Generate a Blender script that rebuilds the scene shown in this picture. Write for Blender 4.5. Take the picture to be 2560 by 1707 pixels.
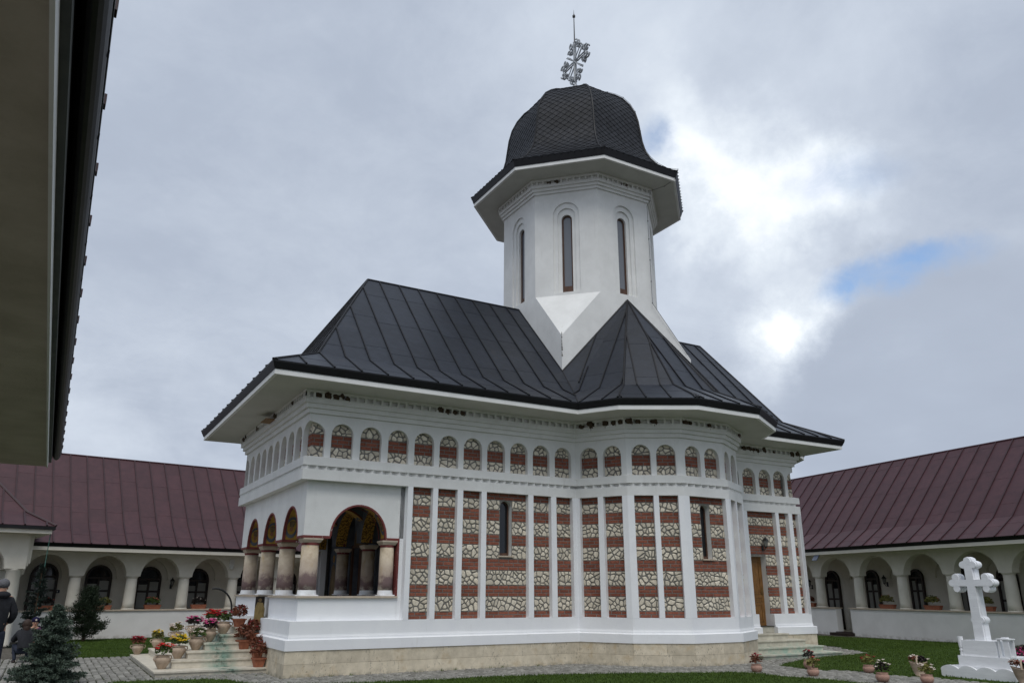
import bpy, math, random
import numpy as np
from math import radians as R, sin, cos, tan, pi, sqrt
from mathutils import Matrix, Vector, noise as mnoise
S = bpy.context.scene
for o in list(bpy.data.objects): bpy.data.objects.remove(o)
rnd = random.Random(7)
COL = S.collection

# ------------------------------------------------------------------ camera
CAM = Vector((-4.884, -18.350, 1.814))
rr = Vector((0.867463, -0.497493, 0.0029415)); uu = Vector((-0.154972, -0.264593, 0.951827)); ff = Vector((0.4727486, 0.8261305, 0.3066222))
cd = bpy.data.cameras.new('camera'); cam = bpy.data.objects.new('camera', cd); COL.objects.link(cam)
cam.matrix_world = Matrix(((rr.x, uu.x, -ff.x, CAM.x), (rr.y, uu.y, -ff.y, CAM.y), (rr.z, uu.z, -ff.z, CAM.z), (0, 0, 0, 1)))
cd.sensor_fit = 'HORIZONTAL'; cd.sensor_width = 36.0; cd.lens = 1937.14 / 2560 * 36; cd.clip_end = 3000; cd.clip_start = 0.05
S.camera = cam
S.render.resolution_x = 1024; S.render.resolution_y = 682

# ------------------------------------------------------------------ sky and sun
SUN_EL, SUN_AZ = 58, 205          # azimuth clockwise from +y
world = bpy.data.worlds.new('World'); S.world = world; world.use_nodes = True
nt = world.node_tree; nt.nodes.clear(); N = nt.nodes; Lk = nt.links
def wn(t, **k):
    n = N.new(t)
    for a, b in k.items(): setattr(n, a, b)
    return n
sky = wn('ShaderNodeTexSky'); sky.sky_type = 'NISHITA'; sky.sun_disc = False
sky.sun_elevation = R(SUN_EL); sky.sun_rotation = R(SUN_AZ); sky.air_density = 1.0; sky.dust_density = 1.0
tc = wn('ShaderNodeTexCoord')
def vmath(op, a, b=None):
    n = wn('ShaderNodeVectorMath', operation=op)
    if isinstance(a, (tuple, list)): n.inputs[0].default_value = a
    else: Lk.new(a, n.inputs[0])
    if b is not None:
        if isinstance(b, (tuple, list)): n.inputs[1].default_value = b
        else: Lk.new(b, n.inputs[1])
    return n
def smath(op, a, b=None, clamp=False):
    n = wn('ShaderNodeMath', operation=op); n.use_clamp = clamp
    for i, x in enumerate((a, b)):
        if x is None: continue
        if isinstance(x, (int, float)): n.inputs[i].default_value = x
        else: Lk.new(x, n.inputs[i])
    return n.outputs[0]
sep = wn('ShaderNodeSeparateXYZ'); Lk.new(tc.outputs['Generated'], sep.inputs[0])
den = smath('ADD', smath('MAXIMUM', sep.outputs[2], 0.0), 0.28)
comb = wn('ShaderNodeCombineXYZ'); Lk.new(smath('DIVIDE', sep.outputs[0], den), comb.inputs[0]); Lk.new(smath('DIVIDE', sep.outputs[1], den), comb.inputs[1])
comb.inputs[2].default_value = 0.0
def wnoise(scale, detail, rough, src, off=(0, 0, 0), dist=0.0):
    m = wn('ShaderNodeMapping'); m.inputs['Location'].default_value = off; Lk.new(src, m.inputs['Vector'])
    n = wn('ShaderNodeTexNoise'); n.inputs['Scale'].default_value = scale; n.inputs['Detail'].default_value = detail
    n.inputs['Roughness'].default_value = rough; n.inputs['Distortion'].default_value = dist; Lk.new(m.outputs[0], n.inputs['Vector'])
    return n
nA = wnoise(1.6, 7, 0.55, comb.outputs[0], (3.1, 1.7, 0), 0.3)
nC = wnoise(11.0, 9, 0.66, comb.outputs[0], (2.7, 5.2, 0), 0.6)
nB = wnoise(4.5, 9, 0.66, comb.outputs[0], (7.7, 2.2, 0), 0.4)
nW = wnoise(6.0, 9, 0.62, tc.outputs['Generated'], (1.3, 0.4, 0.9))
warp = vmath('MULTIPLY', vmath('SUBTRACT', nW.outputs['Color'], (.5, .5, .5)).outputs[0], (.26, .26, .26))
dirw = vmath('ADD', vmath('NORMALIZE', tc.outputs['Generated']).outputs[0], warp.outputs[0])
def blob(d0, rad, soft, amp):
    dist = vmath('DISTANCE', dirw.outputs[0], d0).outputs['Value']
    m = wn('ShaderNodeMapRange'); m.interpolation_type = 'SMOOTHSTEP'
    Lk.new(dist, m.inputs['Value']); m.inputs['From Min'].default_value = max(rad - soft, 0); m.inputs['From Max'].default_value = rad + soft
    m.inputs['To Min'].default_value = amp; m.inputs['To Max'].default_value = 0
    return m.outputs[0]
# cloud brightness field: soft noise plus the bright and dark banks of this sky
def total(lst):
    a = lst[0]
    for b in lst[1:]: a = smath('ADD', a, b)
    return a
bright = total([blob((.467, .609, .641), .10, .16, .26), blob((.652, .584, .484), .07, .08, .34), blob((.745, .595, .285), .05, .07, .36), blob((.760, .560, .300), .04, .06, .24), blob((.69, .50, .45), .03, .05, .18),
                blob((.704, .571, .415), .06, .08, .26), blob((.66, .49, .56), .12, .16, .16), blob((.63, .68, .36), .12, .16, .10), blob((.57, .60, .52), .05, .08, .18), blob((.30, .80, .52), .20, .25, .04),
                blob((-.2, -.5, .84), .5, .5, .42), blob((.02, .985, .17), .05, .10, .20)])
dirs = vmath('ADD', vmath('NORMALIZE', tc.outputs['Generated']).outputs[0], vmath('MULTIPLY', vmath('SUBTRACT', nW.outputs['Color'], (.5, .5, .5)).outputs[0], (.11, .11, .11)).outputs[0])
def blob2(d0, rad, soft, amp, st=(1, 1, 1)):
    n = vmath('MULTIPLY', vmath('SUBTRACT', dirs.outputs[0], d0).outputs[0], st); dist = vmath('LENGTH', n.outputs[0]).outputs['Value']
    m = wn('ShaderNodeMapRange'); m.interpolation_type = 'SMOOTHSTEP'; Lk.new(dist, m.inputs['Value']); m.inputs['From Min'].default_value = max(rad - soft, 0); m.inputs['From Max'].default_value = rad + soft
    m.inputs['To Min'].default_value = amp; m.inputs['To Max'].default_value = 0
    return m.outputs[0]
bank = blob2((.872, .475, .150), .203, .026, 1.0)
dark = blob((.13, .886, .446), .30, .35, .03)
val = smath('ADD', smath('ADD', smath('MULTIPLY', smath('SUBTRACT', nA.outputs['Fac'], .5), .55), smath('ADD', smath('MULTIPLY', smath('SUBTRACT', nB.outputs['Fac'], .5), .27), smath('MULTIPLY', smath('SUBTRACT', nC.outputs['Fac'], .5), .10))), smath('SUBTRACT', bright, dark))
ramp = wn('ShaderNodeValToRGB')
nD = wnoise(3.0, 6, .55, comb.outputs[0], (9.1, 4.2, 0)); vv = smath('ADD', smath('MULTIPLY', smath('ADD', val, .40), smath('SUBTRACT', 1.0, bank)), smath('MULTIPLY', bank, smath('ADD', smath('MULTIPLY', smath('SUBTRACT', nD.outputs['Fac'], .5), .35), .30)), True)
Lk.new(vv, ramp.inputs[0])
els = ramp.color_ramp.elements
els[0].position = 0.0; els[0].color = (.30, .34, .42, 1); els[1].position = 1.0; els[1].color = (.90, .93, .97, 1)
for p_, c_ in ((.34, (.375, .425, .515, 1)), (.62, (.53, .585, .67, 1)), (.82, (.68, .735, .80, 1))):
    e = els.new(p_); e.color = c_
holes = total([blob2((.568, .632, .527), .020, .022, .80), blob2((.790, .496, .342), .038, .032, .66, (1, 1, 2.4)), blob2((.818, .460, .350), .034, .030, .66, (1, 1, 2.6)), blob2((.762, .535, .338), .028, .026, .70, (1, 1, 2.0)), blob2((.722, .507, .455), .050, .04, .40, (1, 1, 2.4)), blob((.9, .2, .4), .1, .1, .6)])
hole = smath('MULTIPLY', smath('MINIMUM', holes, 1.0), smath('MULTIPLY', smath('SUBTRACT', 1.25, nC.outputs['Fac']), 1.25, True), True)
cl10 = vmath('SCALE', ramp.outputs[0]); cl10.inputs['Scale'].default_value = 10.0
skyc = vmath('MULTIPLY', sky.outputs[0], (1.6, 1.6, 1.6))
mx = wn('ShaderNodeMix', data_type='RGBA'); Lk.new(hole, mx.inputs['Factor']); Lk.new(cl10.outputs[0], mx.inputs[6]); Lk.new(skyc.outputs[0], mx.inputs[7])
bg = wn('ShaderNodeBackground'); bg.inputs['Strength'].default_value = 0.1; Lk.new(mx.outputs[2], bg.inputs['Color'])
wo = wn('ShaderNodeOutputWorld'); Lk.new(bg.outputs[0], wo.inputs['Surface'])
sl = bpy.data.lights.new('sun', 'SUN'); sl.energy = 1.2; sl.angle = R(32); sl.color = (1.0, .965, .91)
sun = bpy.data.objects.new('sun', sl); COL.objects.link(sun)
sd = Vector((sin(R(SUN_AZ)) * cos(R(SUN_EL)), cos(R(SUN_AZ)) * cos(R(SUN_EL)), sin(R(SUN_EL))))
sun.rotation_euler = sd.to_track_quat('Z', 'Y').to_euler(); sun.location = (0, -30, 40)
S.view_settings.view_transform = 'Standard'; S.view_settings.look = 'None'; S.view_settings.gamma = 1; S.view_settings.exposure = 0.28
S.view_settings.use_curve_mapping = False
S.render.engine = 'CYCLES'

# ------------------------------------------------------------------ materials
def mat(name, c1, c2=None, scale=4.0, rough=.8, bump=.0, bscale=60.0, spec=.4, metal=0.0, detail=6, lo=.35, hi=.65, rand=0.0, coord='Object', stretch=(1, 1, 1), glass=False):
    m = bpy.data.materials.new(name); m.use_nodes = True; t = m.node_tree; b = t.nodes['Principled BSDF']
    b.inputs['Roughness'].default_value = rough; b.inputs['Specular IOR Level'].default_value = spec; b.inputs['Metallic'].default_value = metal
    tcn = t.nodes.new('ShaderNodeTexCoord'); mp = t.nodes.new('ShaderNodeMapping'); mp.inputs['Scale'].default_value = stretch
    if coord == 'World':
        ge = t.nodes.new('ShaderNodeNewGeometry'); t.links.new(ge.outputs['Position'], mp.inputs['Vector'])
    else: t.links.new(tcn.outputs[coord], mp.inputs['Vector'])
    c2 = c2 or tuple(x * .82 for x in c1)
    n = t.nodes.new('ShaderNodeTexNoise'); n.inputs['Scale'].default_value = scale; n.inputs['Detail'].default_value = detail; n.inputs['Roughness'].default_value = .62
    t.links.new(mp.outputs[0], n.inputs['Vector'])
    r = t.nodes.new('ShaderNodeValToRGB'); r.color_ramp.elements[0].position = lo; r.color_ramp.elements[1].position = hi
    r.color_ramp.elements[0].color = (*c2, 1); r.color_ramp.elements[1].color = (*c1, 1)
    t.links.new(n.outputs['Fac'], r.inputs[0]); out = r.outputs[0]
    if rand:
        oi = t.nodes.new('ShaderNodeObjectInfo'); gi = t.nodes.new('ShaderNodeNewGeometry'); ad = t.nodes.new('ShaderNodeMath'); ad.operation = 'ADD'; t.links.new(oi.outputs['Random'], ad.inputs[0]); t.links.new(gi.outputs['Random Per Island'], ad.inputs[1]); fr_ = t.nodes.new('ShaderNodeMath'); fr_.operation = 'FRACT'; t.links.new(ad.outputs[0], fr_.inputs[0]); mr = t.nodes.new('ShaderNodeMapRange'); t.links.new(fr_.outputs[0], mr.inputs['Value'])
        mr.inputs['To Min'].default_value = 1 - rand; mr.inputs['To Max'].default_value = 1 + rand
        h = t.nodes.new('ShaderNodeHueSaturation'); t.links.new(out, h.inputs['Color']); t.links.new(mr.outputs[0], h.inputs['Value']); out = h.outputs[0]
    t.links.new(out, b.inputs['Base Color'])
    if bump:
        n2 = t.nodes.new('ShaderNodeTexNoise'); n2.inputs['Scale'].default_value = bscale; n2.inputs['Detail'].default_value = 4
        t.links.new(mp.outputs[0], n2.inputs['Vector'])
        bp = t.nodes.new('ShaderNodeBump'); bp.inputs['Strength'].default_value = bump; bp.inputs['Distance'].default_value = .02
        t.links.new(n2.outputs['Fac'], bp.inputs['Height']); t.links.new(bp.outputs[0], b.inputs['Normal'])
    m['out'] = 1
    return m
def overlay(m, colour, build, strength=1.0):
    """mix a colour over the base colour by a mask socket that build(tree) returns"""
    t = m.node_tree; b = t.nodes['Principled BSDF']; src = b.inputs['Base Color'].links[0].from_socket
    mask = build(t)
    x = t.nodes.new('ShaderNodeMix'); x.data_type = 'RGBA'
    mu = t.nodes.new('ShaderNodeMath'); mu.operation = 'MULTIPLY'; mu.inputs[1].default_value = strength; mu.use_clamp = True
    t.links.new(mask, mu.inputs[0]); t.links.new(mu.outputs[0], x.inputs['Factor']); t.links.new(src, x.inputs[6]); x.inputs[7].default_value = (*colour, 1)
    t.links.new(x.outputs[2], b.inputs['Base Color'])
def noise_mask(t, scale, lo, hi, stretch=(1, 1, 1), detail=5, off=(0, 0, 0), world=True):
    ge = t.nodes.new('ShaderNodeNewGeometry'); mp = t.nodes.new('ShaderNodeMapping'); mp.inputs['Scale'].default_value = stretch; mp.inputs['Location'].default_value = off
    if world: t.links.new(ge.outputs['Position'], mp.inputs[0])
    else:
        tt = t.nodes.new('ShaderNodeTexCoord'); t.links.new(tt.outputs['Object'], mp.inputs[0])
    n = t.nodes.new('ShaderNodeTexNoise'); n.inputs['Scale'].default_value = scale; n.inputs['Detail'].default_value = detail; n.inputs['Roughness'].default_value = .65
    t.links.new(mp.outputs[0], n.inputs[0])
    r = t.nodes.new('ShaderNodeMapRange'); r.interpolation_type = 'SMOOTHSTEP'; t.links.new(n.outputs['Fac'], r.inputs[0]); r.inputs[1].default_value = lo; r.inputs[2].default_value = hi
    return r.outputs[0]
def axis_mask(t, axis, a, b_, obj=False):
    """1 at a falling to 0 at b along a world (or object) axis"""
    if obj: s = t.nodes.new('ShaderNodeTexCoord').outputs['Object']
    else: s = t.nodes.new('ShaderNodeNewGeometry').outputs['Position']
    sp = t.nodes.new('ShaderNodeSeparateXYZ'); t.links.new(s, sp.inputs[0])
    r = t.nodes.new('ShaderNodeMapRange'); r.interpolation_type = 'SMOOTHSTEP'; t.links.new(sp.outputs['XYZ'.index(axis)], r.inputs[0])
    r.inputs[1].default_value = min(a, b_); r.inputs[2].default_value = max(a, b_)
    r.inputs[3].default_value, r.inputs[4].default_value = (1, 0) if a < b_ else (0, 1)
    return r.outputs[0]
def mul(t, a, b_, op='MULTIPLY'):
    n = t.nodes.new('ShaderNodeMath'); n.operation = op; n.use_clamp = True; t.links.new(a, n.inputs[0])
    if isinstance(b_, (int, float)): n.inputs[1].default_value = b_
    else: t.links.new(b_, n.inputs[1])
    return n.outputs[0]
PL = mat('white_plaster', (.80, .80, .78), (.72, .72, .70), 1.6, .85, .15, 40, .25, coord='World')
overlay(PL, (.50, .49, .44), lambda t: noise_mask(t, 3.0, .60, .78, (3, 3, .5)), .30)
overlay(PL, (.56, .56, .53), lambda t: mul(t, noise_mask(t, 5, .50, .72, (2.2, 2.2, .22)), noise_mask(t, .9, .46, .66)), .28)
overlay(PL, (.22, .22, .20), lambda t: noise_mask(t, 38, .78, .82), .6)
FR = mat('fresh_white_paint', (.84, .85, .86), (.80, .81, .83), 2, .75, .10, 30, .3, coord='World')
overlay(FR, (.62, .62, .60), lambda t: mul(t, noise_mask(t, 6, .52, .74, (1.6, 1.6, .3)), noise_mask(t, 1.1, .45, .65)), .4)
overlay(FR, (.55, .53, .48), lambda t: noise_mask(t, 9, .70, .80, (1, 1, .6)), .35)
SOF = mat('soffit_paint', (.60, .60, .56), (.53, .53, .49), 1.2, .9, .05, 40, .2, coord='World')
MORT = mat('grey_mortar', (.23, .22, .20), (.165, .16, .145), 12, .95, .5, 90, .1, coord='World')
BRK = mat('red_brick', (.285, .103, .066), (.195, .068, .045), 22, .85, .3, 120, .2, rand=.18, coord='World')
BRK2 = mat('red_brick_dull', (.275, .099, .064), (.188, .065, .043), 7, .85, .3, 120, .2, rand=.18, coord='World')
STN = mat('cream_field_stone', (.78, .71, .585), (.58, .52, .415), 16, .9, .6, 60, .2, rand=.17, coord='World')
TRV = mat('travertine', (.70, .62, .48), (.54, .475, .36), 5, .75, .3, 60, .3, rand=.12, coord='World')
overlay(TRV, (.24, .215, .17), lambda t: mul(t, noise_mask(t, 26, .56, .66, (1, 1, .55)), noise_mask(t, 1.7, .42, .60)), .95)
overlay(TRV, (.50, .38, .22), lambda t: noise_mask(t, 3.2, .52, .70), .55)
overlay(TRV, (.17, .17, .13), lambda t: mul(t, axis_mask(t, 'Z', 0.0, .10), noise_mask(t, 6, .42, .6)), .6)
STEP = mat('step_limestone', (.66, .61, .51), (.50, .46, .38), 7, .7, .2, 60, .3, rand=.06, coord='World')
overlay(STEP, (.10, .32, .26), lambda t: mul(t, mul(t, axis_mask(t, 'X', -.95, -.6), axis_mask(t, 'X', -1.05, -1.6)), noise_mask(t, 4, .36, .62)), .62)
overlay(STEP, (.03, .07, .05), lambda t: mul(t, mul(t, axis_mask(t, 'X', -.95, -.7), axis_mask(t, 'X', -1.1, -1.3)), noise_mask(t, 7, .45, .6)), .7)
STEP2 = mat('step_limestone_verdigris', (.60, .57, .47), (.46, .43, .35), 6, .7, .2, 60, .3, rand=.06, coord='World')
overlay(STEP2, (.24, .40, .33), lambda t: mul(t, axis_mask(t, 'Z', .16, .42), noise_mask(t, 4, .36, .66)), .7)
ROOF = mat('dark_metal_sheet', (.018, .022, .032), (.012, .015, .022), 5, .44, .25, 5, .40, metal=.0, rand=.14, coord='World')
overlay(ROOF, (.060, .052, .050), lambda t: noise_mask(t, 1.3, .60, .76, (1, 1, .6)), .35)
overlay(ROOF, (.28, .30, .30), lambda t: noise_mask(t, 60, .74, .78), .5)
ROOFB = mat('dark_metal_seam', (.012, .012, .014), (.008, .008, .010), 8, .5, 0, 60, .3, coord='World')
GUT = mat('black_gutter', (.010, .010, .012), (.007, .007, .008), 5, .5, .05, 20, .3, coord='World')
SHG = mat('slate_shingle', (.022, .024, .029), (.013, .014, .018), 14, .55, .2, 30, .22, rand=.30, coord='World')
MAR = mat('maroon_metal_sheet', (.068, .026, .031), (.050, .019, .024), 3, .55, .12, 6, .4, rand=.10, coord='World')
MARB = mat('maroon_metal_seam', (.040, .014, .018), (.03, .011, .014), 6, .5, 0, 60, .4, coord='World')
CRM = mat('cream_render', (.74, .70, .61), (.66, .62, .535), 1.5, .9, .25, 70, .2, coord='World')
CRM2 = mat('white_render_parapet', (.80, .79, .76), (.72, .71, .68), 1.2, .9, .25, 50, .2, coord='World')
overlay(CRM2, (.40, .38, .34), lambda t: mul(t, axis_mask(t, 'Z', .02, .16), noise_mask(t, 5, .4, .6)), .55)
CAPM = mat('beige_capstone', (.56, .47, .37), (.46, .385, .30), 6, .7, .1, 40, .3, coord='World')
DWD = mat('dark_brown_frame', (.030, .018, .014), (.02, .013, .010), 12, .5, 0, 60, .4)
WWD = mat('brown_wood_frame', (.105, .050, .030), (.06, .030, .018), 18, .55, .1, 60, .4, stretch=(1, 1, .2))
GWD = mat('varnished_oak', (.30, .145, .035), (.13, .055, .014), 9, .42, .2, 40, .5, stretch=(6, 6, .6))
def glassmat(name, col, rough):
    m = bpy.data.materials.new(name); m.use_nodes = True; b = m.node_tree.nodes['Principled BSDF']
    b.inputs['Base Color'].default_value = (*col, 1); b.inputs['Roughness'].default_value = rough; b.inputs['Specular IOR Level'].default_value = .55
    return m
GLS = glassmat('dark_window_glass', (.008, .010, .013), .06)
CURT = glassmat('curtained_window_glass', (.25, .25, .23), .15)
TGL = glassmat('grey_tower_glass', (.16, .17, .19), .12)
BLK = mat('black_iron', (.012, .012, .012), (.02, .02, .02), 8, .45, 0, 60, .5)
BRASS = mat('old_brass', (.30, .20, .08), (.18, .12, .05), 8, .4, 0, 60, .5, metal=.8)
SILV = mat('galvanised_cross', (.46, .48, .50), (.34, .36, .38), 8, .5, 0, 60, .5, metal=.1)
NEST = mat('dried_mud', (.105, .078, .055), (.055, .040, .028), 30, 1, .8, 60, .1)
TERR = mat('terracotta', (.36, .14, .08), (.25, .09, .055), 10, .85, .15, 60, .2, rand=.1)
URN = mat('beige_clay', (.52, .41, .31), (.38, .29, .22), 9, .85, .3, 50, .2, rand=.08)
overlay(URN, (.33, .11, .07), lambda t: noise_mask(t, 7, .62, .74), .6)
PINKP = mat('pink_clay', (.46, .29, .23), (.36, .21, .165), 12, .85, .3, 50, .2, rand=.08)
MBL = mat('white_marble', (.84, .85, .87), (.77, .78, .80), 2.2, .35, .0, 60, .5, coord='World', stretch=(1, 1, 5), lo=.42, hi=.60)
overlay(MBL, (.52, .54, .57), lambda t: noise_mask(t, 4, .62, .70, (1, 3, 5)), .35)
def leafmat(name, a, b, tr=.0):
    m = mat(name, a, b, 40, .6, 0, 60, .3, coord='World'); m.node_tree.nodes['Principled BSDF'].inputs['Subsurface Weight'].default_value = 0
    return m
LBLUE = leafmat('blue_spruce_needles', (.115, .150, .115), (.035, .058, .040))
LPINE = leafmat('dark_pine_needles', (.034, .052, .027), (.015, .025, .014))
LSPR = leafmat('dark_spruce_needles', (.022, .036, .026), (.010, .018, .013))
LGRN = leafmat('green_leaves', (.10, .15, .035), (.045, .075, .018))
LRED = leafmat('reddish_leaves', (.22, .065, .038), (.10, .045, .022))
LDRK = leafmat('dark_bronze_leaves', (.035, .022, .020), (.02, .02, .014))
LYEL = leafmat('yellow_green_leaves', (.22, .20, .05), (.10, .11, .03))
BARK = mat('bark', (.09, .065, .045), (.05, .035, .025), 20, .95, .6, 60, .1)
def petal(name, c): return mat(name, c, tuple(x * .75 for x in c), 50, .6, 0, 60, .3)
PRED = petal('red_petals', (.62, .02, .02)); PDRED = petal('crimson_petals', (.35, .012, .03)); PPNK = petal('pink_petals', (.68, .07, .26))
PWHT = petal('white_petals', (.80, .70, .62)); PYEL = petal('yellow_petals', (.75, .52, .02)); PORG = petal('salmon_petals', (.62, .16, .12))
RTR = mat('red_brown_trim', (.19, .045, .040), (.14, .035, .032), 6, .7, .05, 60, .3, coord='World')
overlay(RTR, (.70, .66, .62), lambda t: noise_mask(t, 14, .64, .68), .8)
YEL = mat('ochre_fresco', (.52, .33, .07), (.34, .20, .045), 7, .7, 0, 60, .2, coord='World')
YORN = mat('ochre_ornament_fresco', (.50, .30, .06), (.14, .075, .02), 22, .7, 0, 60, .2, coord='World', lo=.46, hi=.54, detail=2)
BLUF = mat('slate_blue_fresco', (.13, .145, .17), (.075, .085, .105), 3, .8, .05, 60, .2, coord='World')
ROBE = mat('mauve_robe_fresco', (.60, .52, .54), (.25, .20, .24), 7, .8, 0, 60, .2, coord='World', stretch=(3, 3, .5))
ROBE2 = mat('ochre_robe_fresco', (.24, .17, .09), (.10, .07, .045), 7, .8, 0, 60, .2, coord='World', stretch=(3, 3, .5))
DKBG = mat('dark_fresco_ground', (.045, .035, .03), (.02, .018, .018), 9, .8, 0, 60, .2)
OCHR = mat('faded_ochre_robe', (.38, .29, .13), (.22, .16, .07), 8, .8, 0, 60, .2, stretch=(2, 2, .6))
SKINF = mat('painted_flesh', (.32, .17, .10), (.25, .12, .07), 9, .8, 0, 60, .2)
CPT = mat('weathered_column_paint', (.66, .57, .43), (.46, .37, .26), 5, .75, .2, 50, .25, coord='World')
def stain_mask(t, zc, soft, amp, scale, stretch=(1, 1, 1)):
    ge = t.nodes.new('ShaderNodeNewGeometry'); sp = t.nodes.new('ShaderNodeSeparateXYZ'); t.links.new(ge.outputs['Position'], sp.inputs[0])
    mp = t.nodes.new('ShaderNodeMapping'); mp.inputs['Scale'].default_value = stretch; t.links.new(ge.outputs['Position'], mp.inputs[0])
    n = t.nodes.new('ShaderNodeTexNoise'); n.inputs['Scale'].default_value = scale; n.inputs['Detail'].default_value = 6; n.inputs['Roughness'].default_value = .65; t.links.new(mp.outputs[0], n.inputs[0])
    m1 = t.nodes.new('ShaderNodeMath'); m1.operation = 'MULTIPLY_ADD'; t.links.new(n.outputs['Fac'], m1.inputs[0]); m1.inputs[1].default_value = amp; t.links.new(sp.outputs[2], m1.inputs[2])
    r = t.nodes.new('ShaderNodeMapRange'); r.interpolation_type = 'SMOOTHSTEP'; t.links.new(m1.outputs[0], r.inputs[0]); r.inputs[1].default_value = zc - soft + amp / 2; r.inputs[2].default_value = zc + soft + amp / 2; r.inputs[3].default_value = 1; r.inputs[4].default_value = 0
    return r.outputs[0]
overlay(CPT, (.44, .29, .09), lambda t: mul(t, noise_mask(t, 2.2, .52, .62, (1.5, 1.5, .8)), .8), .55)
overlay(CPT, (.40, .32, .27), lambda t: stain_mask(t, 2.45, .35, .5, 3.0), .75)
overlay(CPT, (.15, .095, .10), lambda t: stain_mask(t, 2.14, .12, .85, 4.5), .88)
overlay(CPT, (.62, .56, .48), lambda t: mul(t, stain_mask(t, 1.90, .05, .3, 6), noise_mask(t, 7, .42, .60)), .8)
GRASSM = mat('lawn_soil', (.048, .082, .016), (.030, .055, .011), 3, .95, .3, 90, .1, coord='World')
BLADE = mat('grass_blades', (.074, .122, .018), (.040, .070, .010), 2.2, .7, 0, 60, .2, coord='World')
GRND = mat('gravelly_ground', (.15, .135, .115), (.085, .078, .065), 7, .95, .6, 60, .1, coord='World')
COBM = mat('grey_cobblestone', (.29, .28, .255), (.19, .185, .165), 9, .8, .5, 70, .3, rand=.24, coord='World')
JNT = mat('mossy_sand_joints', (.040, .042, .020), (.028, .040, .012), 5, .95, .3, 70, .1, coord='World')
SKIN = mat('skin', (.50, .29, .20), (.44, .25, .17), 20, .6, 0, 60, .3)
JKT = mat('black_jacket_cloth', (.020, .021, .026), (.012, .013, .016), 9, .8, .4, 25, .3)
JNS = mat('dark_jeans', (.035, .042, .062), (.022, .027, .042), 14, .85, .3, 60, .2)
BEAN = mat('grey_knit', (.17, .17, .18), (.10, .10, .11), 60, .9, .8, 90, .1)
HAIR = mat('brown_hair', (.045, .024, .016), (.025, .014, .01), 30, .6, .3, 90, .3)
NAVY = mat('navy_knit', (.018, .016, .05), (.012, .01, .035), 40, .9, .5, 90, .1)
PURP = mat('purple_coat', (.12, .04, .11), (.08, .025, .08), 12, .8, .3, 60, .2)
SHOE = mat('dark_leather', (.03, .018, .014), (.02, .012, .01), 9, .5, .1, 60, .4)
PLAST = mat('white_plastic', (.70, .69, .65), (.62, .61, .57), 5, .5, 0, 60, .4)
SOLAR = mat('grey_blue_solar_panel', (.10, .12, .17), (.07, .085, .12), 5, .25, 0, 60, .6)
BOARD = mat('weathered_board', (.33, .22, .13), (.22, .14, .08), 12, .85, .2, 60, .2, stretch=(1, 8, 1))

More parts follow.
